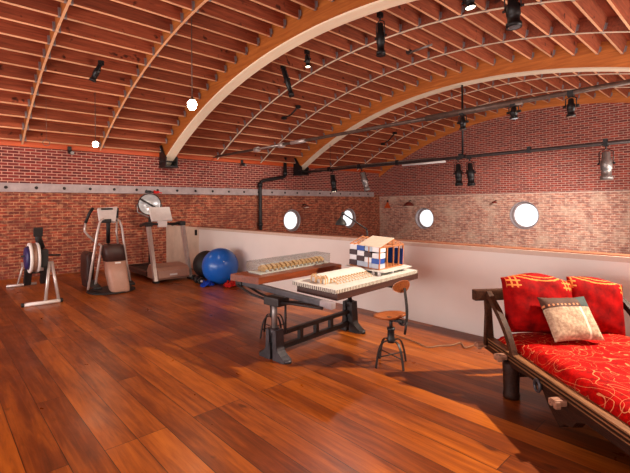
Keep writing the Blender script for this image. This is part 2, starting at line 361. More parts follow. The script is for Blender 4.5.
# ------------------------------------------------------------------ the setting
XW, XR, YB, YH, YE, ZL = -11.33, 1.6, -4.9, 4.82, 14.4, -3.0
VX, VZ = -4.9, -7.45                       # centre of the barrel vault
R_ARCH, R_JST, R_DECK = 11.98, 12.23, 12.47
def vz(x, R): return VZ + math.sqrt(R*R-(x-VX)**2)
def arcpts(R, x0, x1, n, y=0):
    a0 = math.acos((x0-VX)/R); a1 = math.acos((x1-VX)/R)
    return [Vector((VX+R*math.cos(a0+(a1-a0)*i/n), y, VZ+R*math.sin(a0+(a1-a0)*i/n))) for i in range(n+1)]
struct(MB().box(((XW+XR)/2, (YB+YH+.06)/2, -.15), (XR-XW, YH+.06-YB, .3)).build('floor', 'floor'), 'glossy orange brown plank floor of the loft', 'floor')
struct(MB().box(((XW+XR)/2, (YH+YE)/2, ZL-.1), (XR-XW, YE-YH, .2)).build('floor_lower', 'floor'), 'plank floor of the hall below the loft', 'floor')
def cut(o, holes):
    for c, d, r in holes:
        k = MB().cyl(Vector(c)-Vector(d)*.6, Vector(c)+Vector(d)*.6, r, n=40).build('cutter', 'black')
        md = o.modifiers.new('b', 'BOOLEAN'); md.object = k; md.operation = 'DIFFERENCE'; md.solver = 'EXACT'
        dg = bpy.context.evaluated_depsgraph_get(); me = bpy.data.meshes.new_from_object(o.evaluated_get(dg)); o.modifiers.clear(); o.data = me
        bpy.data.objects.remove(k)
# left brick wall and far end wall with the round window openings
wl = MB().box((XW-.2, (YB+YE)/2, (ZL+3.3)/2), (.4, YE-YB, 3.3-ZL)).build('wall_left', 'brick_left')
we = MB().prism([Vector((XW, YE, ZL)), Vector((XR, YE, ZL))]+arcpts(R_DECK, XR, XW, 40, YE), (0, .4, 0)).build('wall_end', 'brick_end')
WIN = [((XW, 9.43, 1.05), (1, 0, 0), .40, 'round window in the dark left brick wall, next to the black drain pipe'),
       ((XW, 12.44, 1.05), (1, 0, 0), .40, 'round window in the left brick wall behind the black lamp arm'),
       ((-9.1, YE, 1.03), (0, -1, 0), .43, 'round window in the far brick wall, nearest the dark corner'),
       ((-5.32, YE, 1.20), (0, -1, 0), .47, 'round window in the far brick wall with a pale deep reveal, right of the two')]
cut(wl, [(c, d, r) for c, d, r, l in WIN[:2]]); cut(we, [(c, d, r) for c, d, r, l in WIN[2:]])
struct(wl, 'long red brick wall on the left with a bolted grey band', 'wall'); struct(we, 'far arched end wall of pale red brick', 'wall')
for i, (c, d, r, l) in enumerate(WIN):
    dv = Vector(d); c = Vector(c)
    dp = .13 if i < 2 else .24
    fr = MB().lathe(c-dv*dp, dv, [(0, r-.09), (0, r-.02), (.04, r-.02), (.04, r-.09), (0, r-.09)], 40, cap=False)
    fr.lathe(c-dv*(dp-.02), dv, [(0, r-.015), (0, r-.002), (dp-.02, r-.002), (dp-.02, r-.03), (dp-.03, r-.015), (0, r-.015)], 40, cap=False)
    o = struct(fr.build('window_%d' % (i+1), 'band'), l, 'window')
    MB().cyl(c-dv*dp, c-dv*(dp-.02), r-.05, n=40).build('window_pane', 'pane', o)
struct(MB().box((XR+.15, (YB+YE)/2, (ZL+3.5)/2), (.3, YE-YB, 3.5-ZL)).build('wall_right', 'plaster'), 'wall on the right, outside the photograph', 'wall')
struct(MB().prism([Vector((XW, YB-.3, -.3)), Vector((XR, YB-.3, -.3))]+arcpts(R_DECK, XR, XW, 30, YB-.3), (0, .3, 0)).build('wall_back', 'plaster'), 'wall behind the photographer', 'wall')
# roof deck
dk = MB(); a = arcpts(R_DECK, XW-.4, XR+.3, 60, YB-.3); b = arcpts(R_DECK+.08, XW-.4, XR+.3, 60, YB-.3)
dk.prism(a+b[::-1], (0, YE+.4-YB+.3, 0)); struct(dk.build('ceiling', 'deck'), 'barrel vaulted wooden roof deck above the joists', 'ceiling')
struct(MB().prism([p for p in arcpts(R_JST-.14, XW, XR, 60, YE-.03)]+[p for p in arcpts(R_DECK, XW, XR, 60, YE-.03)][::-1], (0, .03, 0)).build('trim_1', 'glulam'), 'curved wooden edge board along the top of the end wall', 'trim')
# wall plate beam, bolted band, half wall
o = struct(MB().box((XW+.04, (YB+YE)/2, 3.115), (.08, YE-YB-.06, .33)).build('trim_2', 'plate'), 'orange wooden wall plate along the top of the left brick wall', 'trim')
for y in (1.25, 1.9, 2.55, 3.2, 5.7, 7.2, 8.4): MB().cyl((XW+.08, y, 3.17), (XW+.1, y, 3.17), .028, n=10).build('bolt', 'white_paint', o)
struct(MB().box(((XW+XR)/2, YE-.012, 1.925), (XR-XW, .024, .022)).build('trim_5', 'cap'), 'thin pale ledge across the far brick wall', 'trim')
o = struct(MB().box((XW+.03, (YB+13.95)/2, 2.03), (.06, 13.95-YB, .2)).build('trim_3', 'band'), 'grey painted band with bolts running along the left brick wall', 'trim')
for i in range(23): MB().lathe((XW+.06, 1.22+.56*i, 2.03), (1, 0, 0), [(0, .035), (.012, .035), (.02, .02), (.03, .018)], 8).build('bolt', 'iron', o)
hw = MB().box(((-9.37+XR)/2, YH+.06, .51), (XR+9.37, .12, 1.02)); hw.bm.verts.ensure_lookup_table()
struct(hw.build('wall_half', 'plaster'), 'low white wall along the edge of the loft', 'wall')
o = struct(MB().box(((-9.4+XR)/2, YH+.06, 1.045), (XR+9.4, .18, .05)).build('trim_4', 'cap'), 'cap along the top of the low white wall', 'trim')
MB().box(((-9.4+XR)/2, YH+.075, 1.076), (XR+9.4, .15, .012)).build('cap_strip', 'cap_top', o)
o = struct(MB().box(((-9.39+XW)/2, YH+.05, .535), (XW*-1-9.39-.01, .06, 1.05)).build('wall_gate', 'panel'), 'beige panel closing the loft edge behind the treadmill', 'wall')
MB().box((-9.52, YH+.0, .93), (.05, .05, .14), bev=.01).build('latch', 'black', o)
# ------------------------------------------------------------------ roof arches, ribs, joists
def arch(y, w, label):
    t = thing('roof_arch', label, 'beam', (0, y, 0), 0)
    n = 70; a = arcpts(R_ARCH+.012, XW+.06, XR, n, -w/2); b = arcpts(R_DECK-.002, XW+.06, XR, n, -w/2)
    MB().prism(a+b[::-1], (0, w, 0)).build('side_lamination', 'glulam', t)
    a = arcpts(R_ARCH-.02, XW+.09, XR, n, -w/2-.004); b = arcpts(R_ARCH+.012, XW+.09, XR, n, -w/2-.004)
    o = MB().prism(a+b[::-1], (0, w+.008, 0)).build('lit_soffit', 'lit_underside', t); o['label'] = 'underside of the arch with light from below painted in'
    return t
arch(4.79, .24, 'big curved roof arch with a pale underside, nearer one, crossing the top of the photo')
arch(9.6, .24, 'big curved roof arch with a pale underside, farther one, above the black hanging pole')
RIBS = [(1.52, 'thin roof rib with metal hangers at far left, left of the hanging bulbs'), (3.13, 'thin roof rib that carries the cord of the higher hanging bulb'),
        (6.42, 'thin pale-edged roof rib, first one beyond the nearer big arch'), (8.03, 'thin pale-edged roof rib, second one beyond the nearer big arch'),
        (11.25, 'thin roof rib just beyond the farther big arch'), (12.85, 'thin roof rib nearest the far end wall')]
for y, l in RIBS:
    t = thing('roof_rib', l, 'beam', (0, y, 0))
    a = arcpts(R_JST+.006, XW+.08, XR, 60, -.018); b = arcpts(R_DECK-.002, XW+.08, XR, 60, -.018); MB().prism(a+b[::-1], (0, .036, 0)).build('rib_web', 'glulam' if y < 4 else 'joist', t)
    a = arcpts(R_JST-.006, XW+.08, XR, 60, -.018); b = arcpts(R_JST+.006, XW+.08, XR, 60, -.018); MB().prism(a+b[::-1], (0, .036, 0)).build('lit_edge_strip', 'lit_edge' if y < 4 else 'lit_underside', t)  # strips beyond the nearer arch get the brighter painted light
a = arcpts(R_ARCH, XW+.06, XR, 60, -.21); b = arcpts(R_DECK-.002, XW+.06, XR, 60, -.21)
struct(MB().prism(a+b[::-1], (0, .24, 0)).build('trim_6', 'glulam'), 'curved roof arch above the photographer, outside the left edge of the photo', 'trim')
SEG = [(.03, 1.52, 'left of the leftmost thin rib'), (1.52, 3.13, 'between the two upper left thin ribs'), (3.13, 4.67, 'just in front of the nearer big arch'),
       (4.91, 6.42, 'just beyond the nearer big arch'), (6.42, 8.03, 'between the two middle thin ribs'), (8.03, 9.48, 'just in front of the farther big arch'),
       (9.72, 11.25, 'just beyond the farther big arch'), (11.25, 12.85, 'between the two farthest thin ribs'), (12.85, 14.36, 'meeting the far brick end wall')]
def inview(p, m=25):
    d = Vector(p)-EYEP; k = d.dot(FW)
    if k < .3: return False
    x = 315+F_PX*d.dot(RT)/k; y = Y0-F_PX*d.dot(UP)/k
    return -m < x < 630+m and y > -m
for si, (y0, y1, l) in enumerate(SEG):
    L = y1-y0-.044; proto = None
    ang0 = math.acos((XW+.2-VX)/R_JST); i = 0
    while True:
        a = ang0 - i*.406/R_JST; i += 1
        x = VX+R_JST*math.cos(a); z = VZ+R_JST*math.sin(a)
        if x > XR-.15: break
        if not any(inview((x, yy, z)) for yy in (y0, (y0+y1)/2, y1)): continue
        t = thing('roof_joist', 'orange wooden roof joist in the row %s' % l, 'joist', (x, (y0+y1)/2, z), Euler((0, PI/2-a, 0)), 'roof joists %s' % l)
        if proto is None:
            body = MB().box((0, 0, .12), (.036, L, .236)).build('joist_board', 'joist', t); edge = MB().box((0, 0, -.001), (.037, L, .008)).build('lit_edge_strip', 'lit_edge', t)
            proto = [body, edge]; hs = []
            for s in (-1, 1):
                h = MB().box((0, 0, .08), (.044, .034, .15)).box((.03*s, s*.018, .1), (.04, .004, .1)).build('joist_hanger', 'hanger', t); h.location = (0, s*(L/2-.022), -.012); hs.append(h)
            proto += hs
        else:
            for q in proto:
                c = q.copy(); C.objects.link(c); c.parent = t
# ------------------------------------------------------------------ rods, pipes, poles under the roof
t = thing('tie_rod', 'long steel tie rod with a turnbuckle crossing under the roof, the higher one', 'rod', (XW, 6.30, 3.07))
MB().cyl((.02, 0, 0), (XR-XW-.02, 0, 0), .034, n=12).build('rod', 'rod', t)
tb = MB()
for dy in (-.05, .05): tb.cyl((2.35, dy, -.01), (3.35, dy, -.01), .02, n=8)
tb.cyl((2.25, 0, -.01), (2.42, 0, -.01), .065, n=12).cyl((3.28, 0, -.01), (3.45, 0, -.01), .065, n=12); tb.build('turnbuckle', 'silver', t)
MB().cyl((3.75, 0, 0), (4.25, 0, 0), .045, n=12).build('coupler', 'silver', t)
MB().cyl((7.4, 0, 0), (9.0, 0, 0), .05, n=14).build('sleeve', 'rod', t)
MB().cyl((.0, 0, 0), (.06, 0, 0), .09, n=14).build('wall_plate', 'iron', t)
t = thing('lighting_pipe', 'dark lighting pipe hung in front of the far brick wall, lower than the tie rod', 'pipe', (XW, 9.6, 2.74))
MB().cyl((.33, 0, 0), (XR-XW-.02, 0, 0), .038, n=12).build('pipe', 'pipe', t)
MB().cyl((1.0, .03, .075), (5.6, .03, .05), .022, n=8).build('conduit', 'rod', t)
MB().cyl((4.6, -.02, -.07), (5.9, -.02, -.07), .028, n=12).build('white_tube', 'white_paint', t)
for x in (1.7, 3.0, 4.4, 6.3, 7.9, 9.3): MB().box((x, 0, .02), (.07, .09, .14)).build('pipe_clamp', 'black', t)
t = thing('hanger_pole', 'thin black pole dropping from the farther arch to the lighting pipe', 'pole', (-4.97, 9.6, 2.78))
MB().cyl((0, 0, 0), (0, 0, vz(-4.97, R_ARCH)-.02-2.78), .025, n=10).build('pole', 'black', t); MB().box((0, 0, -.02), (.12, .12, .08)).build('pole_clamp', 'black', t)
t = thing('hanger_wire', 'thin wire hanging from the roof just left of the far turn of the lighting pipe', 'wire', (-9.57, 9.6, 2.78))
MB().cyl((0, 0, 0), (0, 0, vz(-9.57, R_ARCH)-.02-2.78), .007, n=6).build('wire', 'black', t)
t = thing('drain_pipe', 'black drain pipe with two bends on the left brick wall above the low wall', 'pipe', (XW, 8, 0))
MB().tube([(.12, 1.03, 3.25), (.12, 1.03, 2.7), (.12, 1.0, 2.6), (.12, .92, 2.56), (.12, .12, 2.42), (.12, .02, 2.38), (.12, -.03, 2.28), (.12, -.03, -2.9)], .058, 12).build('pipe', 'black', t)
cp = MB()
for p, q in (((.12, 1.03, 2.62), (.12, 1.03, 2.78)), ((.12, -.03, 2.2), (.12, -.03, 2.34)), ((.12, -.03, .9), (.12, -.03, 1.02))): cp.cyl(p, q, .075, n=12)
cp.build('coupling', 'black', t)
for y, l in ((4.79, 'black steel shoe at the foot of the nearer big arch'), (9.6, 'black steel shoe at the foot of the farther big arch')):
    t = thing('arch_shoe', l, 'bracket', (XW+.085, y, 2.80))
    for s in (-1, 1):
        MB().prism([Vector((0, s*.145, -.12)), Vector((.42, s*.145, -.12)), Vector((.46, s*.145, .1)), Vector((.3, s*.145, .2)), Vector((.12, s*.145, .46)), Vector((0, s*.145, .44))], (0, s*.02, 0)).build('cheek_plate', 'black', t)
    MB().box((.22, 0, -.14), (.44, .36, .04)).build('seat_plate', 'black', t)
    for dx, dz in ((.12, .0), (.3, 0), (.1, .3)): MB().cyl((dx, -.2, dz), (dx, .2, dz), .025, n=8).build('through_bolt', 'iron', t)
# ------------------------------------------------------------------ spotlights
def par(att, tip, r, label, lit=False, body='black', f0=.2):
    att = Vector(att); tip = Vector(tip); v = tip-att; Ln = v.length; d = v.normalized()
    t = thing('spotlight', label, 'spotlight', att, 0, 'spotlights under the roof')
    side = d.cross(Vector((0, 1, .1))).normalized(); lb = Ln*(1-f0); b0 = d*Ln*f0; yp = d*(Ln*f0+lb*.42)
    ym = MB(); ym.box((0, 0, 0), (.07, .09, .08)); ym.cyl((0, 0, 0), d*Ln*f0*.7, .014, n=8)
    ym.tube([yp+side*(r+.014), b0+side*(r+.014), d*Ln*f0*.6, b0-side*(r+.014), yp-side*(r+.014)], .009, 6)
    ym.build('yoke', 'black', t)
    MB().lathe(b0, d, [(0, r*.5), (.02, r*.7), (lb*.28, r*.74), (lb*.32, r), (lb*.62, r), (lb*.64, r*.86), (lb*.84, r*.86), (lb*.86, r*1.1), (lb*.99, r*1.1), (lb*.97, r*.9)], 18).build('lamp_body', body, t)
    MB().cyl(b0+d*lb*.965, b0+d*lb*.985, r*.9, n=18).build('lens', 'lens_lit' if lit else 'lens', t)
    for s in (-1, 1): MB().cyl(yp+side*s*(r+.01), yp+side*s*(r+.045), .02, n=8).build('knob', 'black', t)
    return t
def vat(px, py, R=R_JST-.02):
    d = FW + RT*((px-315)/F_PX) + UP*((Y0-py)/F_PX); t = .5
    while True:
        q = EYEP+d*t
        if math.hypot(q.x-VX, q.z-VZ) >= R: return q
        t += .004
def at_depth(px, py, p):       # the seen point at the same distance as p
    k = (Vector(p)-EYEP).dot(FW); return EYEP + (FW + RT*((px-315)/F_PX) + UP*((Y0-py)/F_PX))*k
for a, b, r, l, lit in (((101, 63), (92, 81.5), .055, 'black slim spotlight on the joists above the lower hanging bulb', False),
                   ((283, 67), (292, 97), .055, 'black long spotlight hung under the joists, just beyond the nearer arch at its middle', False),
                   ((307, 52), (308, 67), .048, 'small black spotlight with a lit white face beside the longer black one', True),
                   ((380, 15), (381, 56), .07, 'large black spotlight hanging at the top centre of the photo', False),
                   ((512, -14), (514, 28), .09, 'large black spotlight cut by the top edge at right of centre', False),
                   ((468, -9), (470.5, 8), .07, 'spotlight with a lit face at the very top edge', True)):
    p = vat(*a); par(p, at_depth(*b, p), r, l, lit, 'black', .04 if r == .055 else .2)
for a, b, r, l, lit in (((462.5, 115), (463, 130), .05, 'small black spotlight clamped under the tie rod beside the black pole', False),
                   ((513.5, 104), (514, 119), .055, 'small black spotlight clamped to the tie rod, middle one of three', False),
                   ((571, 95), (571, 117), .05, 'black spotlight clamped to the tie rod, rightmost of three', False)):
    p = P(*a, Y=6.3); p.z = 3.05; par(p, at_depth(*b, p), r, l, lit)
for a, b, r, l, lit, body in (((458, 164), (459, 186), .085, 'black spotlight under the lighting pipe, left one of the close pair', False, 'black'),
                   ((469.5, 163), (471.5, 186), .085, 'black spotlight under the lighting pipe, right one of the close pair', False, 'black'),
                   ((606, 149), (606.5, 180), .1, 'silvery spotlight under the lighting pipe at far right', False, 'steel'),
                   ((332, 172), (334.5, 192), .09, 'lit spotlight at the left end of the lighting pipe', True, 'black'),
                   ((361, 170), (367.5, 191), .09, 'silvery tilted spotlight right of the lit one on the lighting pipe', False, 'steel')):
    p = P(*a, Y=9.6); p.z = 2.72; par(p, at_depth(*b, p), r, l, lit, body)
spot('spot_lamp_far', P(334.6, 193.5, Y=9.55), (-9.0, 11.6, 0), 90, (1, .82, .6), 70, .6)
for a, b, l in (((284, 118), (298, 107), 'empty black light bracket on the joists below the long spotlight'), ((383, 144), (395, 133), 'empty black light bracket on the joists beyond the farther arch')):
    p, q = vat(*a), vat(*b); t = thing('light_bracket', l, 'bracket', p)
    MB().tube([(0, 0, 0), (q-p)*.5+Vector((0, 0, -.06)), q-p], .022, 8).build('bracket_arm', 'black', t); MB().box((0, 0, .0), (.12, .1, .08)).build('bracket_clamp', 'black', t); MB().box((q-p), (.1, .1, .08)).build('bracket_clamp', 'black', t)
p, q = vat(409, 52), vat(432, 43.5); t = thing('conduit_stub', 'short grey metal tube fixed under the joists at top centre right', 'conduit', p)
MB().cyl((0, 0, -.02), q-p+Vector((0, 0, -.02)), .022, n=10).build('tube', 'steel', t); MB().box((0, 0, 0), (.09, .09, .07)).build('tube_box', 'pipe', t)
for px, py, l in ((69.5, 151, 'small dark camera on the wall plate at the left, near the hanging ring'), (242, 163.5, 'small silvery dark camera on the wall plate left of the drain pipe')):
    p = P(px, py, X=XW+.1); t = thing('wall_camera', l, 'camera', p)
    MB().box((.0, 0, .06), (.05, .08, .1), bev=.01).build('mount', 'black', t); MB().cyl((.02, 0, -.02), (.17, .02, -.06), .05, n=14).build('camera_body', 'black', t); MB().cyl((.17, .02, -.06), (.176, .021, -.0615), .04, n=14).build('lens', 'steel', t)
# hanging bulbs
def pendant(top, z, r, label):
    t = thing('pendant_lamp', label, 'pendant lamp', (top.x, top.y, z))
    MB().cyl((0, 0, r*1.75), (0, 0, top.z-z), .008, n=6).build('cord', 'rod', t)
    MB().lathe((0, 0, r*.95), (0, 0, 1), [(0, r*.62), (.03, r*.62), (r*.5, r*.3), (r*.85, .012)], 16).build('lamp_cap', 'rod', t)
    MB().lathe((0, 0, 0), (0, 0, 1), [(-r*1.1, r*.15), (-r, r*.55), (-r*.55, r*.88), (0, r), (r*.6, r*.92), (r*.95, r*.62)], 20).build('bulb', 'bulb', t)
    return t
p1 = vat(191.5, 16); pendant(p1, P(192, 105, Y=p1.y).z, .075, 'lit jar shaped bulb hanging on a long cord, the higher of two')
p2 = vat(95, 92); pendant(p2, P(95, 144.5, Y=p2.y).z, .055, 'lit small bulb hanging near the left brick wall, the lower of two')
p3 = vat(46, 97); z3 = P(46, 143, Y=p3.y).z; t = thing('hanging_ring', 'small wire ring on a thread in front of the orange wall plate', 'ring', (p3.x, p3.y, z3))
MB().tube([(0, .06*math.cos(a*PI/12), .06*math.sin(a*PI/12)) for a in range(25)], .006, 6).build('ring', 'rod', t); MB().cyl((0, 0, .06), (0, 0, p3.z-z3), .003, n=6).build('thread', 'rod', t)
point('pendant_light_a', (p1.x, p1.y, P(192, 105, Y=p1.y).z-.16), 22, (1, .8, .55), .05)
point('pendant_light_b', (p2.x, p2.y, P(95, 144.5, Y=p2.y).z-.13), 16, (1, .8, .55), .05)
# small things on the far walls
def dome(p, d, r, label, m='rust'):
    t = thing('wall_lamp', label, 'wall lamp', p); dv = Vector(d)
    MB().lathe((0, 0, 0)+dv*.2 if False else dv*.2, (0, 0, 1), [(0, r), (.02, r*.99), (r*.45, r*.8), (r*.75, r*.45), (r*.85, .04)], 20).build('shade', m, t)
    MB().lathe(dv*.2, (0, 0, 1), [(-.03, r*1.04), (0, r*1.04)], 20).build('shade_rim', 'roof_sheet', t)
    MB().tube([dv*.0+Vector((0, 0, r)), dv*.1+Vector((0, 0, r*1.15)), dv*.2+Vector((0, 0, r*.8))], .015, 8).build('arm', 'black', t)
dome(P(411.5, 206, Y=YE), (0, -1, 0), .2, 'rusty dome lamp on the far wall above the window nearest the corner')
dome(P(497, 203.5, Y=YE), (0, -1, 0), .09, 'small rusty lamp on the far wall left of the brighter round window')
dome(P(303, 207, X=XW), (1, 0, 0), .09, 'small rusty lamp on the left brick wall above the first round window')
t = thing('wall_bracket', 'small orange lamp holder in the dark far corner', 'bracket', P(388, 206, Y=YE)+Vector((0, -.02, 0)))
MB().prism([Vector((-.14, 0, -.09)), Vector((.16, 0, -.09)), Vector((.03, 0, .16))], (0, -.08, 0)).build('shade', 'plate', t); MB().box((0, .0, .2), (.05, .06, .1)).build('holder', 'iron', t)
# ------------------------------------------------------------------ exercise corner
t = thing('rowing_machine', 'rowing machine with white flywheel cage and silver legs at far left', 'rowing machine', (-7.95, 1.33, 0))
wc = Vector((-.2, -.09, .755))
MB().lathe(wc-Vector((0, .1, 0)), (0, 1, 0), [(.03, .12), (.03, .24), (.04, .248), (.065, .248), (.065, .225), (.135, .225), (.135, .248), (.16, .248), (.17, .24), (.17, .12)], 40, cap=False).build('flywheel_cage', 'white_paint', t)
MB().cyl(wc-Vector((0, .03, 0)), wc+Vector((0, .03, 0)), .232, n=40).build('flywheel', 'mesh_tan', t)
MB().lathe(wc-Vector((0, .115, 0)), (0, 1, 0), [(0, .02), (0, .17), (.045, .2)], 30).build('side_cover', 'navy', t)
MB().box(wc+Vector((-.02, .15, -.02)), (.26, .1, .3), bev=.03).build('chain_housing', 'rubber', t)
MB().cyl((-.2, -.26, .79), (-.2, .3, .77), .016, n=10).build('handle', 'rubber', t)
MB().box((-1.2, .03, .5), (1.9, .06, .07), Euler((0, -.06, 0)).to_matrix()).build('rail', 'silver', t)
MB().box((-.95, .03, .56), (.28, .2, .06), bev=.02).build('seat', 'rubber', t)
for s in (-1, 1): MB().box((-.75, .03+s*.12, .38), (.1, .11, .32), Euler((0, .5, 0)).to_matrix(), bev=.02).build('foot_plate', 'rubber', t)
MB().cyl((-.7, -.1, .45), (-.7, .16, .45), .03, n=10).build('foot_axle', 'rubber', t)
MB().tube([(-.2, .03, .9), (-.18, -.02, 1.06), (-.12, -.03, 1.14)], .05, 10).build('monitor_arm', 'rubber', t)
MB().box((-.08, -.04, 1.18), (.05, .13, .15), Euler((0, .2, 0)).to_matrix(), bev=.015).build('monitor', 'rubber', t)
for y0, y1, nm in ((.12, .04, 0), (.15, .23, 0)): MB().tube([(-.1, y0, .68), (0, y1, .035)], .024, 10).build('front_leg', 'silver', t)
MB().tube([(-2.05, .03, .47), (-2.15, -.06, .03)], .02, 8).build('rear_leg', 'silver', t)
MB().cyl((0, -.27, .03), (0, .27, .03), .03, n=12).build('front_foot', 'white_paint', t); MB().cyl((-2.15, -.24, .03), (-2.15, .26, .03), .03, n=12).build('rear_foot', 'silver', t)
for s in (-1, 1): MB().cyl((0, s*.25, .034), (0, s*.285, .034), .034, n=12).build('end_cap', 'rubber', t)

t = thing('elliptical_trainer', 'elliptical trainer with tan rear cover, silver poles and white console', 'elliptical trainer', (-8.35, 2.5, 0))
def EL(px, py, X): return P(px, py, X=X)-Vector((-8.35, 2.5, 0))
MB().lathe((.0, .0, 0), (0, 0, 1), [(0, .4), (.015, .42), (.03, .4), (.035, .3)], 36).build('base', 'rubber', t)
def slab_h(zs, mats, nm, X0):      # rounded cover: list of (z, y centre, half width, x front)
    b = MB(); prev = None
    for z, yc, hwid, xf, dep in zs:
        k = []
        for i in range(20):
            a = 2*PI*i/20; cx, sy = math.cos(a), math.sin(a); e = .45
            k.append(b.bm.verts.new((xf-dep/2+dep/2*math.copysign(abs(cx)**e, cx), yc+hwid*math.copysign(abs(sy)**e, sy), z)))
        if prev: b.bridge(prev, k)
        else: b.bm.faces.new(k[::-1])
        prev = k
    b.bm.faces.new(prev); return b.build(nm, mats, t)
slab_h([(.0, .07, .1, .37, .2), (.02, .07, .15, .39, .24), (.07, .06, .165, .4, .28), (.36, .03, .175, .34, .3), (.58, .02, .175, .28, .3)], 'tan_plastic', 'rear_cover', 0)
slab_h([(.58, .02, .178, .282, .3), (.8, .0, .185, .22, .32), (.86, .0, .17, .2, .28), (.88, .0, .13, .16, .2)], 'brown_plastic', 'top_cover', 0)
MB().box((.285, .03, .55), (.012, .1, .025), Euler((0, -.2, 0)).to_matrix()).build('badge', 'white_paint', t)
slab_h([(.04, -.24, .07, -.45, .4), (.3, -.25, .08, -.4, .5), (.64, -.24, .08, -.4, .5), (.7, -.24, .06, -.45, .4)], 'brown_plastic', 'side_housing', 0)
XA = -8.15
MB().tube([EL(88, 290, XA), EL(93, 258, XA), EL(97, 234, XA), EL(99.5, 223, XA), EL(101.5, 219.8, XA), EL(104, 219, XA)], .021, 10).build('pole', 'silver', t)
MB().tube([EL(131, 284.5, XA-.1), EL(126.5, 262, XA-.1), EL(123.5, 240, XA-.1), EL(122, 228, XA-.1), EL(119.5, 221, XA-.1), EL(116, 218.5, XA-.1)], .021, 10).build('pole', 'silver', t)
MB().tube([EL(94.5, 290, XA-.15), EL(99, 262, XA-.15), EL(101.5, 246, XA-.15), EL(99, 244, XA-.2)], .022, 8).build('brace', 'silver', t)
MB().tube([EL(121, 258, XA-.2), EL(120, 246, XA-.2), EL(117, 244, XA-.2)], .022, 8).build('brace', 'silver', t)
MB().tube([EL(93, 208, XA-.3), EL(89.5, 213, XA-.3), EL(85.5, 223, XA-.3)], .028, 8).build('grip', 'rubber', t)
MB().tube([EL(85.5, 223, XA-.3), EL(84.5, 231, XA-.3), EL(88, 235.5, XA-.3), EL(95, 241.5, XA-.3)], .02, 8).build('arm', 'silver', t)
MB().tube([EL(117.5, 208, XA-.4), EL(116.8, 221, XA-.4)], .026, 8).build('grip', 'rubber', t)
MB().tube([EL(116.8, 221, XA-.4), EL(116.5, 232, XA-.4), EL(118, 245, XA-.4)], .018, 8).build('arm', 'silver', t)
q = [EL(100.5, 208, XA), EL(120.2, 206.6, XA), EL(115.5, 221.5, XA), EL(99.5, 219.5, XA)]
MB().prism([q[0]+Vector((-.16, 0, 0)), q[1]+Vector((-.16, 0, 0)), q[2], q[3]], (-.05, 0, -.03)).build('console', 'white_paint', t)
qc = (q[0]+q[1]+q[2]+q[3])/4; MB().box(qc+Vector((-.12, 0, .09)), (.015, .2, .03), Euler((0, -.5, 0)).to_matrix()).build('display', 'rubber', t)
MB().box(qc+Vector((-.03, -.04, -.13)), (.08, .16, .07), bev=.015).build('console_bracket', 'rubber', t)
MB().tube([qc+Vector((-.05, 0, -.15)), Vector((-.1, -.02, .9))], .035, 8).build('mast', 'rubber', t)
for s in (-.3, .28): MB().box((-.0, s, .15), (.5, .14, .05), Euler((0, .15, 0)).to_matrix(), bev=.02).build('pedal', 'rubber', t)

t = thing('treadmill', 'treadmill with tan motor hood, slanted posts and white console by the low wall', 'treadmill', (-8.45, 3.78, 0))
def TR(px, py, X): return P(px, py, X=X)-Vector((-8.45, 3.78, 0))
hd = [(-.02, .05), (.02, .1), (-.02, .24), (-.1, .3), (-.5, .34), (-.62, .2), (-.62, .05)]
MB().prism([Vector((x, -.34, z)) for x, z in hd], (0, .68, 0)).build('motor_hood', 'tan_plastic', t)
MB().box((.012, -.02, .15), (.012, .16, .035)).build('badge', 'white_paint', t)
MB().box((-1.32, 0, .13), (1.45, .52, .03)).build('running_belt', 'rubber', t)
for s in (-1, 1):
    MB().box((-1.32, s*.315, .12), (1.45, .11, .1), bev=.015).build('side_rail', 'tan_plastic' if s > 0 else 'brown_plastic', t)
    MB().prism([Vector((-.0, s*.38-.035, .02)), Vector((-.09, s*.38-.035, .02)), Vector((-.46, s*.38-.035, 1.16)), Vector((-.36, s*.38-.035, 1.16))], (0, .07, 0)).build('post', 'silver', t)
    MB().box((-.04, s*.38, .02), (.16, .09, .04)).build('foot', 'rubber', t)
    MB().tube([(-.38, s*.38, 1.17), (-.5, s*.39, 1.22), (-.9, s*.36, 1.16)], .035, 8).build('handrail', 'rubber', t)
    MB().box((-.42, s*.37, 1.2), (.13, .13, .1), bev=.02).build('handrail_joint', 'rubber', t)
MB().cyl((-.42, -.4, 1.2), (-.42, .4, 1.2), .025, n=10).build('crossbar', 'rubber', t)
MB().box((-.55, -.06, 1.41), (.06, .46, .34), Euler((0, -.5, 0)).to_matrix(), bev=.02).build('console', 'white_paint', t)
MB().box((-.42, -.08, 1.2), (.08, .2, .14), bev=.02).build('console_neck', 'white_paint', t)
MB().box((-1.95, 0, .12), (.1, .72, .12), bev=.02).build('rear_roller_cover', 'brown_plastic', t)

fx = P(149.6, 204.3, X=-10.75); t = thing('dish_lamp', 'round chrome dish lamp on a thin stand behind the treadmill', 'lamp', (fx.x, fx.y, 0))
dd = Vector((1, -.25, -.05)).normalized(); hc = Vector((0, 0, fx.z))
MB().lathe(hc-dd*.13, dd, [(0, .03), (.01, .1), (.05, .18), (.1, .235), (.14, .262), (.15, .262), (.14, .25), (.1, .22), (.06, .165), (.03, .09), (.03, .02)], 36, cap=False).build('dish', 'chrome', t)
MB().lathe(hc-dd*.0, dd, [(0, .262), (0, .285), (.03, .285), (.03, .262), (0, .262)], 36, cap=False).build('rim', 'iron', t)
MB().lathe(hc-dd*.1, dd, [(0, .05), (.05, .05), (.09, .04), (.12, .02)], 16).build('bulb', 'chrome', t)
sd = dd.cross(Vector((0, 0, 1))).normalized()
MB().box(hc+dd*.02, (.015, .52, .05), Matrix((dd, sd, sd.cross(dd))).transposed() @ Euler((.55, 0, 0)).to_matrix()).build('bulb_shield', 'iron', t)
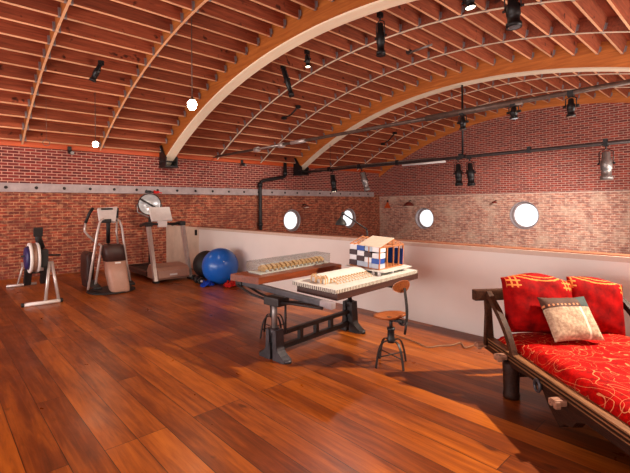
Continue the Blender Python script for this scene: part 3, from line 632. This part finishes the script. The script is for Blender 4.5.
MB().tube([hc-sd*.3, hc-sd*.29-Vector((0, 0, .2)), hc-Vector((0, 0, .34)), hc+sd*.29-Vector((0, 0, .2)), hc+sd*.3], .016, 8).build('yoke', 'steel', t)
MB().cyl((0, 0, .03), (0, 0, fx.z-.33), .035, n=12).build('stand', 'iron', t); MB().lathe((0, 0, 0), (0, 0, 1), [(0, .25), (.02, .25), (.05, .06)], 28).build('stand_base', 'iron', t)
for px, py, mm, l in ((148.5, 191.7, 'black', 'black spring clamp on the grey band above the chrome dish lamp'), (156.5, 192.3, 'cloth_red', 'red handled clamp on the grey band above the chrome dish lamp')):
    p = P(px, py, X=XW+.12); t = thing('spring_clamp', l, 'clamp', p)
    MB().box((-.02, 0, .0), (.05, .16, .07), bev=.015).build('jaw', mm, t); MB().tube([(-.03, -.05, 0), (.04, -.06, .04), (.1, -.1, .03)], .016, 8).build('clamp_handle', mm, t); MB().tube([(-.03, .05, 0), (.04, .06, -.01), (.1, .1, -.02)], .016, 8).build('clamp_handle', mm, t)
bc = P(220.3, 264.6, Y=4.33); t = thing('exercise_ball', 'large shiny blue exercise ball by the low white wall', 'exercise ball', (bc.x, bc.y, 0))
br = .363; bb = MB().sphere((0, 0, br-.004), br, 48); bb.build('ball', 'ball_blue', t)
rg = MB()
for a in (-.5, -.25, 0, .25, .5): rg.lathe((0, 0, br-.004), (.9, -.3, .35), [(a*br-.004, math.sqrt(1-a*a)*br+.0005), (a*br, math.sqrt(1-a*a)*br+.003), (a*br+.004, math.sqrt(1-a*a)*br+.0005)], 48, cap=False)
rg.build('moulded_rib', 'ball_blue', t); MB().cyl(Vector((0, 0, br))+Vector((.9, -.3, .35)).normalized()*(br-.008), Vector((0, 0, br))+Vector((.9, -.3, .35)).normalized()*(br+.0), .012, n=10).build('valve_plug', 'white_paint', t)
t = thing('exercise_ball', 'black exercise ball half hidden behind the large blue one', 'exercise ball', (-8.32, 4.47, 0))
MB().sphere((0, 0, .297), .3, 40).build('ball', 'rubber', t); rg = MB()
for a in (-.4, 0, .4): rg.lathe((0, 0, .297), (.9, -.3, .2), [(a*.3-.004, math.sqrt(1-a*a)*.3+.0005), (a*.3, math.sqrt(1-a*a)*.3+.003), (a*.3+.004, math.sqrt(1-a*a)*.3+.0005)], 40, cap=False)
rg.build('moulded_rib', 'rubber', t)
def crumple(name, label, cat, c, rx, ry, h, m, seed):
    rnd = random.Random(seed); b = MB(); n = 26; grid = {}
    for i in range(n+1):
        for j in range(n+1):
            u, v = i/n*2-1, j/n*2-1; rr = math.sqrt(u*u+v*v); k = max(0, 1-rr*.8)
            z = h*k*(.75+.35*math.sin(7*u+seed)*math.cos(6*v+seed*2)+.2*math.sin(13*v+9*u))+.012
            s = 1-.12*math.sin(3*math.atan2(v, u)+seed); grid[i, j] = b.bm.verts.new((u*rx*s*(1 if rr < 1 else 1/rr), v*ry*s*(1 if rr < 1 else 1/rr), max(.008, z)))
    for i in range(n):
        for j in range(n): b.bm.faces.new((grid[i, j], grid[i+1, j], grid[i+1, j+1], grid[i, j+1])).smooth = True
    bmesh.ops.solidify(b.bm, geom=list(b.bm.faces), thickness=.006)
    o = b.build(name, m); o.location = c; return tag(o, label, cat)
q = P(206.5, 286.5, z=0); crumple('folded_cloth', 'bright blue crumpled cloth on the floor before the blue ball', 'cloth', (q.x, q.y, 0), .1, .15, .14, 'cloth_blue', 1)
q = P(230.5, 286.5, z=0); crumple('folded_cloth', 'red crumpled cloth on the floor right of the blue ball', 'cloth', (q.x, q.y, 0), .16, .16, .15, 'cloth_red', 2)
for k, (px, py) in enumerate(((195.5, 281.0), (199, 283.6))):
    q = P(px, py, z=0); t = thing('dumbbell', ('black dumbbell with pale end caps beside the treadmill post', 'black dumbbell with pale end caps nearer the blue cloth')[k], 'dumbbell', (q.x, q.y, .062))
    MB().cyl((-.09, 0, 0), (.09, 0, 0), .016, n=10).build('bar', 'silver', t)
    for s in (-1, 1): MB().lathe((s*.045, 0, 0), (s, 0, 0), [(0, .05), (.01, .062), (.05, .062), (.06, .05)], 12).build('weight', 'rubber', t); MB().cyl((s*.106, 0, 0), (s*.118, 0, 0), .026, n=10).build('end_cap', 'white_paint', t)
# ------------------------------------------------------------------ drafting table, its boards and models
TH = math.radians(5); TB = Vector((-3.42, 2.60, 0)); TILT = .046
t = thing('trestle_table', 'cast iron trestle table base with two pedestals joined by an open beam', 'table', TB, TH)
def pedestal(y, m, ztop, zc):
    b = MB()
    for s in (-1, 1):      # splayed feet
        b.prism([Vector((s*.02, y-.05, 0.0)), Vector((s*.19, y-.05, 0.0)), Vector((s*.19, y-.05, .03)), Vector((s*.14, y-.05, .06)), Vector((s*.095, y-.05, .1)), Vector((s*.075, y-.05, .17)), Vector((s*.02, y-.05, .17))], (0, .1, 0))
        b.cyl((s*.185, y, 0), (s*.185, y, .035), .042, n=14)
    b.build('pedestal_foot', m, t)
    b = MB()
    for s in (-1, 1): b.prism([Vector((s*.03, y-.055, .1)), Vector((s*.085, y-.055, .1)), Vector((s*.07, y-.055, zc)), Vector((s*.03, y-.055, zc))], (0, .11, 0))
    b.box((0, y, (.1+zc)/2), (.08, .05, zc-.1)); b.cyl((0, y, zc-.06), (0, y, zc+.012), .05, n=16); b.build('pedestal_column', m, t)
    MB().cyl((0, y, zc-.02), (0, y, ztop), .028, n=16).build('height_screw', 'steel' if y == 0 else m, t)
pedestal(0, 'lead', .62, .31); pedestal(1.28, 'iron', .62, .37)
MB().box((.03, 0, .605), (.22, .16, .085), bev=.012).build('bar_clamp', 'iron', t)
MB().cyl((.1, .06, .28), (.1, .06, .58), .012, n=8).build('guide_rod', 'iron', t); MB().cyl((-.1, .06, .28), (-.1, .06, .58), .012, n=8).build('guide_rod', 'iron', t)
b = MB(); L = 1.28
b.box((0, L/2, .245), (.05, L-.1, .04)).box((0, L/2, .1), (.05, L-.1, .05))
for y in (.38, .64, .9): b.box((0, y, .17), (.045, .05, .12))
b.build('stretcher', 'iron', t)
u = Euler((0, TILT, 0)).to_matrix()
def tz(x): return .703-.046*x
b = MB().box((.0875, 0, .703-.046*.0875-.0), (1.39, .06, .055), u, bev=.008); b.build('cross_bar', 'lead', t)
MB().box((.72, 0, tz(.72)+.0), (.14, .068, .062), u, bev=.01).build('bar_end_shoe', 'hanger', t); MB().box((-.55, 0, tz(-.55)), (.1, .085, .08), u, bev=.012).build('bar_end_shoe', 'iron', t)
b = MB()
for y in (-.05, .05): b.tube([(-.55, y, tz(-.55)-.03), (-.3, y, .63), (-.08, y*.6, .6)], .014, 8)
for y in (-.05, .05): b.tube([(.7, y, tz(.7)-.03), (.35, y, .625), (.1, y*.6, .6)], .014, 8)
b.build('diagonal_brace', 'iron', t)
MB().box((.0875, 1.28, tz(.0875)-.03), (1.2, .06, .055), u, bev=.008).build('cross_bar', 'iron', t)
MB().box((0, 1.28, .62), (.2, .15, .05)).build('bar_clamp', 'iron', t)
def on_table(name, label, cat, x, y, off, extra=0):    # stands on the tilted plane, off above the bar axis
    o = thing(name, label, cat, (0, 0, 0)); p = TB + Matrix.Rotation(TH, 3, 'Z') @ Vector((x, y, tz(x)+off)); o.location = p
    o.rotation_euler = (Matrix.Rotation(TH+extra, 3, 'Z') @ u).to_euler(); return o
BH = .0275
t = on_table('drafting_board', 'reddish brown wooden board lying on the far side of the table base', 'board', 0, 0, BH+.001)
MB().prism([Vector((-.56, -.14, .006)), Vector((-.2, -.045, .006)), Vector((-.15, 1.30, .006)), Vector((-.60, 1.30, .006))], (0, 0, .072)).build('board', 'board', t)
b = MB(); 
for y, h in ((0, .004), (1.28, .034)): b.box((-.36, y, .006-h/2), (.3, .05, h))
b.build('bearer', 'iron', t)
t = on_table('drafting_board', 'dark thick wooden board on the near side of the table, under the white models', 'board', 0, 0, BH+.001)
MB().prism([Vector((.19, .14, -.027)), Vector((.705, .16, -.027)), Vector((.71, 1.73, -.027)), Vector((.19, 1.73, -.027))], (0, 0, .068)).build('board', 'slab', t)
t = on_table('card_sheet', 'white corrugated card sheet with ticked edges on the dark board', 'card', 0, 0, BH+.0425)
MB().prism([Vector((.15, .115, 0)), Vector((.705, .14, 0)), Vector((.71, 1.71, 0)), Vector((.15, 1.71, 0))], (0, 0, .034)).build('edge', 'card_edge', t)
MB().prism([Vector((.15, .115, .0345)), Vector((.705, .14, .0345)), Vector((.71, 1.71, .0345)), Vector((.15, 1.71, .0345))], (0, 0, .004)).build('sheet', 'card', t)
ZB = BH+.0425+.0395
# long white model hall with bass wood frames along its right side
t = on_table('architectural_model', 'long white roofed model building with little wooden frames on the card base', 'model', .40, .26, ZB)
MB().prism([Vector((-.13, 0, .0)), Vector((.05, 0, 0)), Vector((.05, 0, .045)), Vector((-.02, 0, .07)), Vector((-.08, 0, .075)), Vector((-.13, 0, .06))], (0, .74, 0)).build('hall', 'card', t)
def gable(b, x, y, w, h, r=.006):
    for s in (-1, 1): b.box((x+s*w/2, y, h*.35), (r*1.6, r*1.6, h*.7))
    for s in (-1, 1): b.box((x+s*w/4, y, h*.85), (w*.62, r*1.6, r*1.6), Euler((0, s*.62, 0)).to_matrix())
    b.box((x, y, h*.68), (w, r*1.4, r*1.4))
for x, hh in ((-.075, .085), (-.005, .07), (.06, .085)):
    for dy in (-.02, .015):
        b = MB(); gable(b, x, dy, .055, hh); b.build('house_frame', 'basswood', t)
for i in range(13):
    b = MB(); y = .08+i*.05; b.box((.12, y, .028), (.1, .012, .008), Euler((0, .35, 0)).to_matrix()).box((.075, y, .022), (.01, .012, .044)).box((.165, y, .008), (.01, .012, .016)); b.build('stall_frame', 'basswood', t)
b = MB()
for i in range(4): b.box((.095+i*.025, .39, .034-.006*i), (.005, .64, .004))
b.build('purlin', 'card', t)
# stacked box house on stilts
t = on_table('model_house', 'model house with checkered blue, maroon and white boxes and open timber gable', 'model', .165, 1.06, ZB, 0)
HX, HY, HH = .42, .52, .24
MB().box((HX/2+.03, HY/2, .05), (HX+.12, HY+.1, .012)).build('plinth', 'card', t)
b = MB()
for x, y in ((.36, -.02), (.44, -.03), (.05, 0), (.44, .25), (.44, .5), (.05, .5)): b.build if False else MB().box((x, y, .022), (.026, .026, .044)).build('stilt', 'box_white', t)
MB().box((HX/2, HY/2, .062), (HX, HY, .012)).build('floor_plate', 'model_wood', t)
rows = [['W', 'B', 'G', 'W'], ['M', 'W', 'M', 'W'], ['W', 'M', 'W', 'B'], ['M', 'G', 'G', 'G']]
cm = {'W': 'box_white', 'B': 'box_blue', 'G': 'box_grey', 'M': 'box_maroon'}
for r_, row in enumerate(rows):
    for c_, k in enumerate(row):
        hh = HH/4; x0 = c_*HX/4; z = .068+HH-(r_+1)*hh - (c_*.004 if r_ else 0)+.006
        MB().box((x0+HX/8, .06-(.012 if k in 'BM' else 0), z+hh/2), (HX/4-.003, .12, hh-.003), bev=.002).build('wall_box', cm[k], t)
b = MB()
for y in (.005, .16, .30, .42, HY): b.box((HX-.006, y, .068+HH/2), (.014, .014, HH))
b.box((HX-.006, HY/2, .068+HH), (.014, HY, .014)); b.box((HX-.15, HY/2, .068+HH), (.014, HY, .014))
for y in (.005, .16, .3, HY): b.box((HX-.15, y, .068+HH/2), (.014, .014, HH))
b.build('post_frame', 'model_wood', t)
MB().box((HX-.2, HY/2+.08, .068+HH/2-.02), (.012, HY-.2, HH-.06)).build('inner_wall', 'rubber', t)
MB().box((HX/2, HY-.006, .068+HH*.4), (HX, .012, HH*.8)).build('back_wall', 'box_blue', t)
zr = .068+HH+.008; zp = zr+.075
b = MB()
for i in range(8):
    x = .0+i*HX/7
    b.box((x, HY*.25, (zr+zp)/2), (.009, math.hypot(HY/2, zp-zr), .009), Euler((math.atan2(zp-zr, HY/2), 0, 0)).to_matrix()); b.box((x, HY*.75, (zr+zp)/2), (.009, math.hypot(HY/2, zp-zr), .009), Euler((-math.atan2(zp-zr, HY/2), 0, 0)).to_matrix()); b.box((x, HY/2, zr), (.009, HY, .009)); b.box((x, HY/2, (zr+zp)/2), (.008, .008, zp-zr))
b.build('roof_truss', 'model_wood', t)
b = MB(); b.box((HX*.68, HY*.25-.01, (zr+zp)/2+.008), (HX*.72, math.hypot(HY/2+.04, zp-zr+.01), .006), Euler((math.atan2(zp-zr, HY/2), 0, 0)).to_matrix()); b.build('roof_sheet', 'roof_sheet', t)
# acrylic case over a row of little wooden houses on the brown board
t = on_table('card_strip', 'narrow white card strip under the clear case on the brown board', 'card', -.40, .06, BH+.0805, .03)
MB().box((.0, .6, .006), (.2, 1.2, .011)).build('strip', 'card', t)
t = on_table('architectural_model', 'row of tiny pale wooden houses inside the clear case', 'model', -.40, .06, BH+.0925, .03)
for i in range(15):
    b = MB(); y = .13+i*.072; h = .04+.012*random.random()
    b.prism([Vector((-.055, y-.024, 0)), Vector((.055, y-.024, 0)), Vector((.055, y-.024, h)), Vector((0, y-.024, h+.026)), Vector((-.055, y-.024, h))], (0, .048, 0)); b.build('tiny_house', 'basswood', t)
b = MB()
for i in range(15):
    y = .13+i*.072; b.box((.075, y, .012), (.03, .02, .022))
b.build('porch', 'card', t)
t = on_table('display_case', 'clear acrylic case standing on the brown board', 'case', -.40, .06, BH+.081, .03)
cw, clg, chh, th = .115, 1.22, .125, .005
for nm, c, sz in (('side_pane', (-cw, clg/2-.01, chh/2), (th, clg, chh)), ('side_pane', (cw, clg/2-.01, chh/2), (th, clg, chh)), ('end_pane', (0, -.01, chh/2), (2*cw, th, chh)), ('end_pane', (0, clg-.01, chh/2), (2*cw, th, chh)), ('top_pane', (0, clg/2-.01, chh), (2*cw+th, clg+th, th))):
    MB().box(c, sz).build(nm, 'acrylic', t)
# adjustable lamp clamped behind the model house
q = P(367.5, 264, z=.81); t = thing('desk_lamp', 'black articulated desk lamp rising behind the model house', 'desk lamp', (q.x, q.y, .79))
zt = at_depth(366.5, 229, q)-Vector((q.x, q.y, .79)); ze = at_depth(343, 213.5, q)-Vector((q.x, q.y, .79)); zs = at_depth(341, 225, q)-Vector((q.x, q.y, .79))
MB().lathe((0, 0, 0), (0, 0, 1), [(0, .05), (.02, .05), (.035, .015)], 18).build('lamp_base', 'black', t)
MB().tube([(0, 0, .03), (0, 0, zt.z*.6), Vector((0, 0, zt.z*.85))+zt*.0, zt+Vector((.01, 0, -.04)), zt], .011, 8).build('lower_arm', 'black', t)
MB().tube([zt, zt*.5+ze*.5, ze], .010, 8).build('upper_arm', 'black', t)
MB().sphere(ze, .026, 12).build('joint', 'black', t)
MB().lathe(zs, (0, 0, 1), [(0, .075), (.015, .074), (.05, .058), (.08, .03), (.1, .014), (.12, .012)], 20).build('lamp_shade', 'rubber', t); MB().tube([zs+Vector((0, 0, .11)), ze], .008, 6).build('shade_stem', 'black', t)
# ------------------------------------------------------------------ work stools
def stool(loc, rot, back, label):
    t = thing('work_stool', label, 'stool', loc, rot, 'industrial stools at the table')
    for k in range(4):
        a = -.21+k*PI/2; d = Vector((math.cos(a), math.sin(a), 0))
        MB().strip(bez([d*.03+Vector((0, 0, .235)), d*.12+Vector((0, 0, .27)), d*.155+Vector((0, 0, .2)), d*.185+Vector((0, 0, .0))], 12), .022, d.cross(Vector((0, 0, 1))), .009).build('leg', 'iron', t)
    b = MB()
    for k in range(2): 
        a = -.21+k*PI/2; d = Vector((math.cos(a), math.sin(a), 0)); b.cyl(d*.16+Vector((0, 0, .1)), d*-.16+Vector((0, 0, .1)), .006, n=6)
    b.build('leg_brace', 'iron', t)
    MB().lathe((0, 0, .22), (0, 0, 1), [(0, .035), (.02, .042), (.05, .036), (.055, .034), (.12, .034), (.13, .04), (.15, .038)], 16).build('hub', 'black', t)
    MB().cyl((0, 0, .36), (0, 0, .45), .017, n=10).build('screw', 'iron', t)
    MB().box((.04, 0, .455), (.24, .05, .025), bev=.006).build('seat_bracket', 'iron', t)
    b = MB(); n = 18; prev = None; top = []; bot = []
    for i in range(9):
        rr = i/8; kt = []; kb = []
        for j in range(28):
            a = 2*PI*j/28; x = rr*.17*math.cos(a)*(1-.08*math.cos(a)); y = rr*.17*math.sin(a); z = .478+.02*(rr**2)*abs(math.sin(a))**2+.05*max(0, math.cos(a))**2*rr**2-.014*(1-rr)
            kt.append((x, y, z))
        top.append(kt)
    vt = [[b.bm.verts.new(p) for p in r] for r in top[1:]]; vb = [[b.bm.verts.new((p[0]*.96, p[1]*.96, p[2]-.02)) for p in r] for r in top[1:]]
    for i in range(7): b.bridge(vt[i], vt[i+1]); b.bridge(vb[i], vb[i+1])
    b.bridge(vt[-1], vb[-1]); b.bm.faces.new(vt[0]); b.bm.faces.new(vb[0]); b.build('seat', 'seat_wood', t)
    if back:
        MB().strip(bez([(.1, 0, .44), (.22, 0, .36), (.21, 0, .55), (.17, 0, .78)], 14), .032, (0, 1, 0), .009).build('back_bar', 'iron', t)
        MB().cyl((.17, 0, .34), (.19, 0, .46), .012, n=8).build('adjuster', 'iron', t)
        b = MB(); n = 16; g = {}
        for i in range(n+1):
            for j in range(n+1):
                uu, vv = i/n*2-1, j/n*2-1; mm = math.sqrt(max(uu*uu, vv*vv)); r2 = math.sqrt(uu*uu+vv*vv); f = mm/r2 if r2 else 0
                y, z = uu*f*.135, vv*f*.06; g[i, j] = b.bm.verts.new((.15+1.1*y*y*-1-.0, y, .795+z))
        for i in range(n):
            for j in range(n): b.bm.faces.new((g[i, j], g[i+1, j], g[i+1, j+1], g[i, j+1])).smooth = True
        bmesh.ops.solidify(b.bm, geom=list(b.bm.faces), thickness=-.018); b.build('back_pad', 'seat_wood', t)
    return t
stool((-2.49, 3.33, 0), -.05, True, 'wooden seated iron swivel stool with backrest at the right end of the table')
stool((-4.06, 3.06, 0), .2, False, 'iron stool half hidden behind the left pedestal of the table')
pts = [P(393, 334, z=.012), P(408, 339, z=.012), P(418, 343, z=.012), P(428, 347, z=.012), P(441, 345.5, z=.012), P(452, 345, z=.012), P(461, 342.5, z=.012), P(465, 347.5, z=.012), P(474, 345, z=.012), P(481, 343, z=.012), P(489, 341, z=.012)]
sm = []
for i in range(len(pts)-1):
    p0, p1_, p2_, p3_ = pts[max(i-1, 0)], pts[i], pts[i+1], pts[min(i+2, len(pts)-1)]
    for k in range(6):
        s = k/6; sm.append(.5*((2*p1_)+(p2_-p0)*s+(2*p0-5*p1_+4*p2_-p3_)*s*s+(3*p1_-p0-3*p2_+p3_)*s**3))
sm.append(pts[-1]); tag(MB().tube(sm, .0065, 8).build('power_cord', 'cord'), 'tan cord snaking over the floor between the stool and the daybed', 'cord')
# ------------------------------------------------------------------ carved daybed
BR = math.radians(50.4); B0 = Vector((-1.667, 3.698, 0))
def BL(x, y, z): return B0 + Matrix.Rotation(BR, 3, 'Z') @ Vector((x, y, z))
t = thing('daybed', 'carved dark wooden daybed with pegged rails in the right foreground', 'daybed', B0, BR)
W = 1.12
MB().box((.555, .02, .765), (1.39, .075, .095), Euler((0, -.012, 0)).to_matrix(), bev=.012).build('head_rail', 'worn', t)
for s, x in ((-1, 0), (1, W)):
    MB().prism([Vector((x-.028-.0, -.03, .30)), Vector((x+.028, -.03, .30)), Vector((x+.02-s*.0-.02, -.03, .73)), Vector((x-.045, -.03, .73))], (0, .05, 0)).build('head_post', 'worn' if s < 0 else 'carved', t)
    MB().cyl((x-s*-.06, -.03, .32), (x-s*-.03, .0, .66), .016, n=8).build('spindle', 'worn', t)
    MB().strip(bez([(x+s*.01, .02, .79), (x+s*.03, -.15, .70), (x+s*.03, -.36, .6), (x+s*.02, -.44, .36)], 16), .045, (1, 0, 0), .05).build('arm', 'worn' if s < 0 else 'carved', t)
    # side rail with a carved drop
    pr = [(.05, .27), (.05, .37), (-2.05, .37), (-2.05, .27), (-1.26, .26), (-1.18, .22), (-1.14, .17), (-1.07, .155), (-1.02, .11), (-.95, .16), (-.9, .2), (-.84, .27), (-.7, .295), (-.5, .275)]
    MB().prism([Vector((x-.035, y, z)) for y, z in pr], (.07, 0, 0)).build('side_rail', 'carved', t)
    o = MB(); 
    for z in (.352, .325): o.box((x+s*.038, -1.05, z), (.008, 2.0, .008))
    o.box((x, -.98, .373), (.072, 2.06, .01)); o.build('rail_moulding', 'rail_edge', t)
    for y, zz in ((0, .315), (-.36, .335), (-1.085, .31), (-1.8, .31)):
        pg = MB(); pg.box((x+s*.085, y, zz), (.08, .065, .04), bev=.013); pg.box((x+s*.11, y-.025, zz-.01), (.036, .03, .044), bev=.008); pg.box((x+s*.11, y+.025, zz-.01), (.036, .03, .044), bev=.008); pg.build('peg', 'peg_wood', t)
    rg = MB().tube([(x+s*.05+.0, -.8+.032*math.cos(a*PI/10), .29+.04*math.sin(a*PI/10)) for a in range(21)], .011, 8); rg.build('iron_ring', 'lead', t)
    for y in (-.36, -1.8):
        MB().lathe((x, y, 0), (0, 0, 1), [(0, .062), (.03, .066), (.05, .06), (.2, .064), (.27, .068), (.3, .06)], 18).build('leg', 'carved', t)
for y in (-.36, -1.8): MB().box((W/2, y, .22), (W-.1, .06, .09)).build('cross_beam', 'carved', t)
MB().box((W/2, -2.0, .31), (W, .06, .1)).build('foot_rail', 'carved', t)
b = MB()
for k in range(8): b.box((W/2, -.18-.25*k, .325), (W-.07, .12, .025))
b.build('slat', 'carved', t)
# quilt over the mattress: soft top, rolled edges
def pad(name, x0, x1, y0, y1, z0, h, m, label, cat):
    b = MB(); nx, ny = 40, 70; g = {}; rnd = random.Random(3)
    def prof(u): return (1-abs(u)**7)**.45 if abs(u) < 1 else 0
    for i in range(nx+1):
        for j in range(ny+1):
            uu = i/nx*2-1; vv = j/ny*2-1; x = x0+(x1-x0)*(uu+1)/2; y = y0+(y1-y0)*(vv+1)/2
            ed = prof(uu)*prof(vv)
            z = h*ed*(.86+.05*math.sin(9*x+2.2*math.sin(5*y))+.045*math.cos(7*y+3*x)+.03*math.sin(23*x)*math.sin(19*y))
            g[i, j] = (b.bm.verts.new((x, y, z0+z)), b.bm.verts.new((x, y, z0)))
    for i in range(nx):
        for j in range(ny):
            q = [g[i, j], g[i+1, j], g[i+1, j+1], g[i, j+1]]; b.bm.faces.new([v[0] for v in q]).smooth = True; b.bm.faces.new([v[1] for v in q][::-1]).smooth = True
    bmesh.ops.remove_doubles(b.bm, verts=b.bm.verts, dist=.0004)
    o = b.build(name, m); o.location = B0; o.rotation_euler = (0, 0, BR); return tag(o, label, cat)
pad('quilt', .03, W-.03, -2.0, -.06, .380, .115, 'quilt', 'red quilt with cream swirling stitching spread over the daybed', 'quilt')
def cushion(name, wd, ht, th, loc, rot, m, label, cat, group=None, sag=.0):
    b = MB(); n = 34; g = {}
    for side in (1, -1):
        for i in range(n+1):
            for j in range(n+1):
                uu, vv = i/n*2-1, j/n*2-1
                k = max(0, (1-abs(uu)**3.2)*(1-abs(vv)**3.2))**.55
                pin = 1-.07*(1-vv*vv)*abs(uu)**3; pin2 = 1-.07*(1-uu*uu)*abs(vv)**3
                wr = 1+.06*math.sin(8*uu+4*vv)*math.cos(5*vv-3*uu)
                y = side*th/2*k*wr
                if abs(uu) == 1 or abs(vv) == 1: y = 0
                z = vv*ht/2*pin2 + sag*(math.cos(uu*2.2)-.6)*(vv+1)/2
                g[side, i, j] = (uu*wd/2*pin, y, z)
    vs = {k: b.bm.verts.new(p) for k, p in g.items()}
    for side in (1, -1):
        for i in range(n):
            for j in range(n): b.bm.faces.new([vs[side, i, j], vs[side, i+1, j], vs[side, i+1, j+1], vs[side, i, j+1]][::side]).smooth = True
    bmesh.ops.remove_doubles(b.bm, verts=b.bm.verts, dist=.0003)
    o = b.build(name, m); o.location = BL(*loc); o.rotation_euler = (Matrix.Rotation(BR, 3, 'Z') @ Euler(rot).to_matrix()).to_euler(); return tag(o, label, cat, group)
cushion('cushion', .66, .52, .2, (.34, -.19, .72), (-.30, .09, .04), 'cushion', 'large red cushion with gold braid leaning on the left of the head rail', 'cushion', None, .05)
cushion('cushion', .5, .5, .16, (.86, -.18, .69), (-.32, .16, -.08), 'cushion', 'large red cushion with gold braid leaning on the right of the head rail', 'cushion', None, .03)
cushion('cushion', .41, .38, .13, (.46, -.42, .65), (-.66, .0, .0), 'pillow', 'small beige patterned pillow with a dark top band before the red cushions', 'cushion')
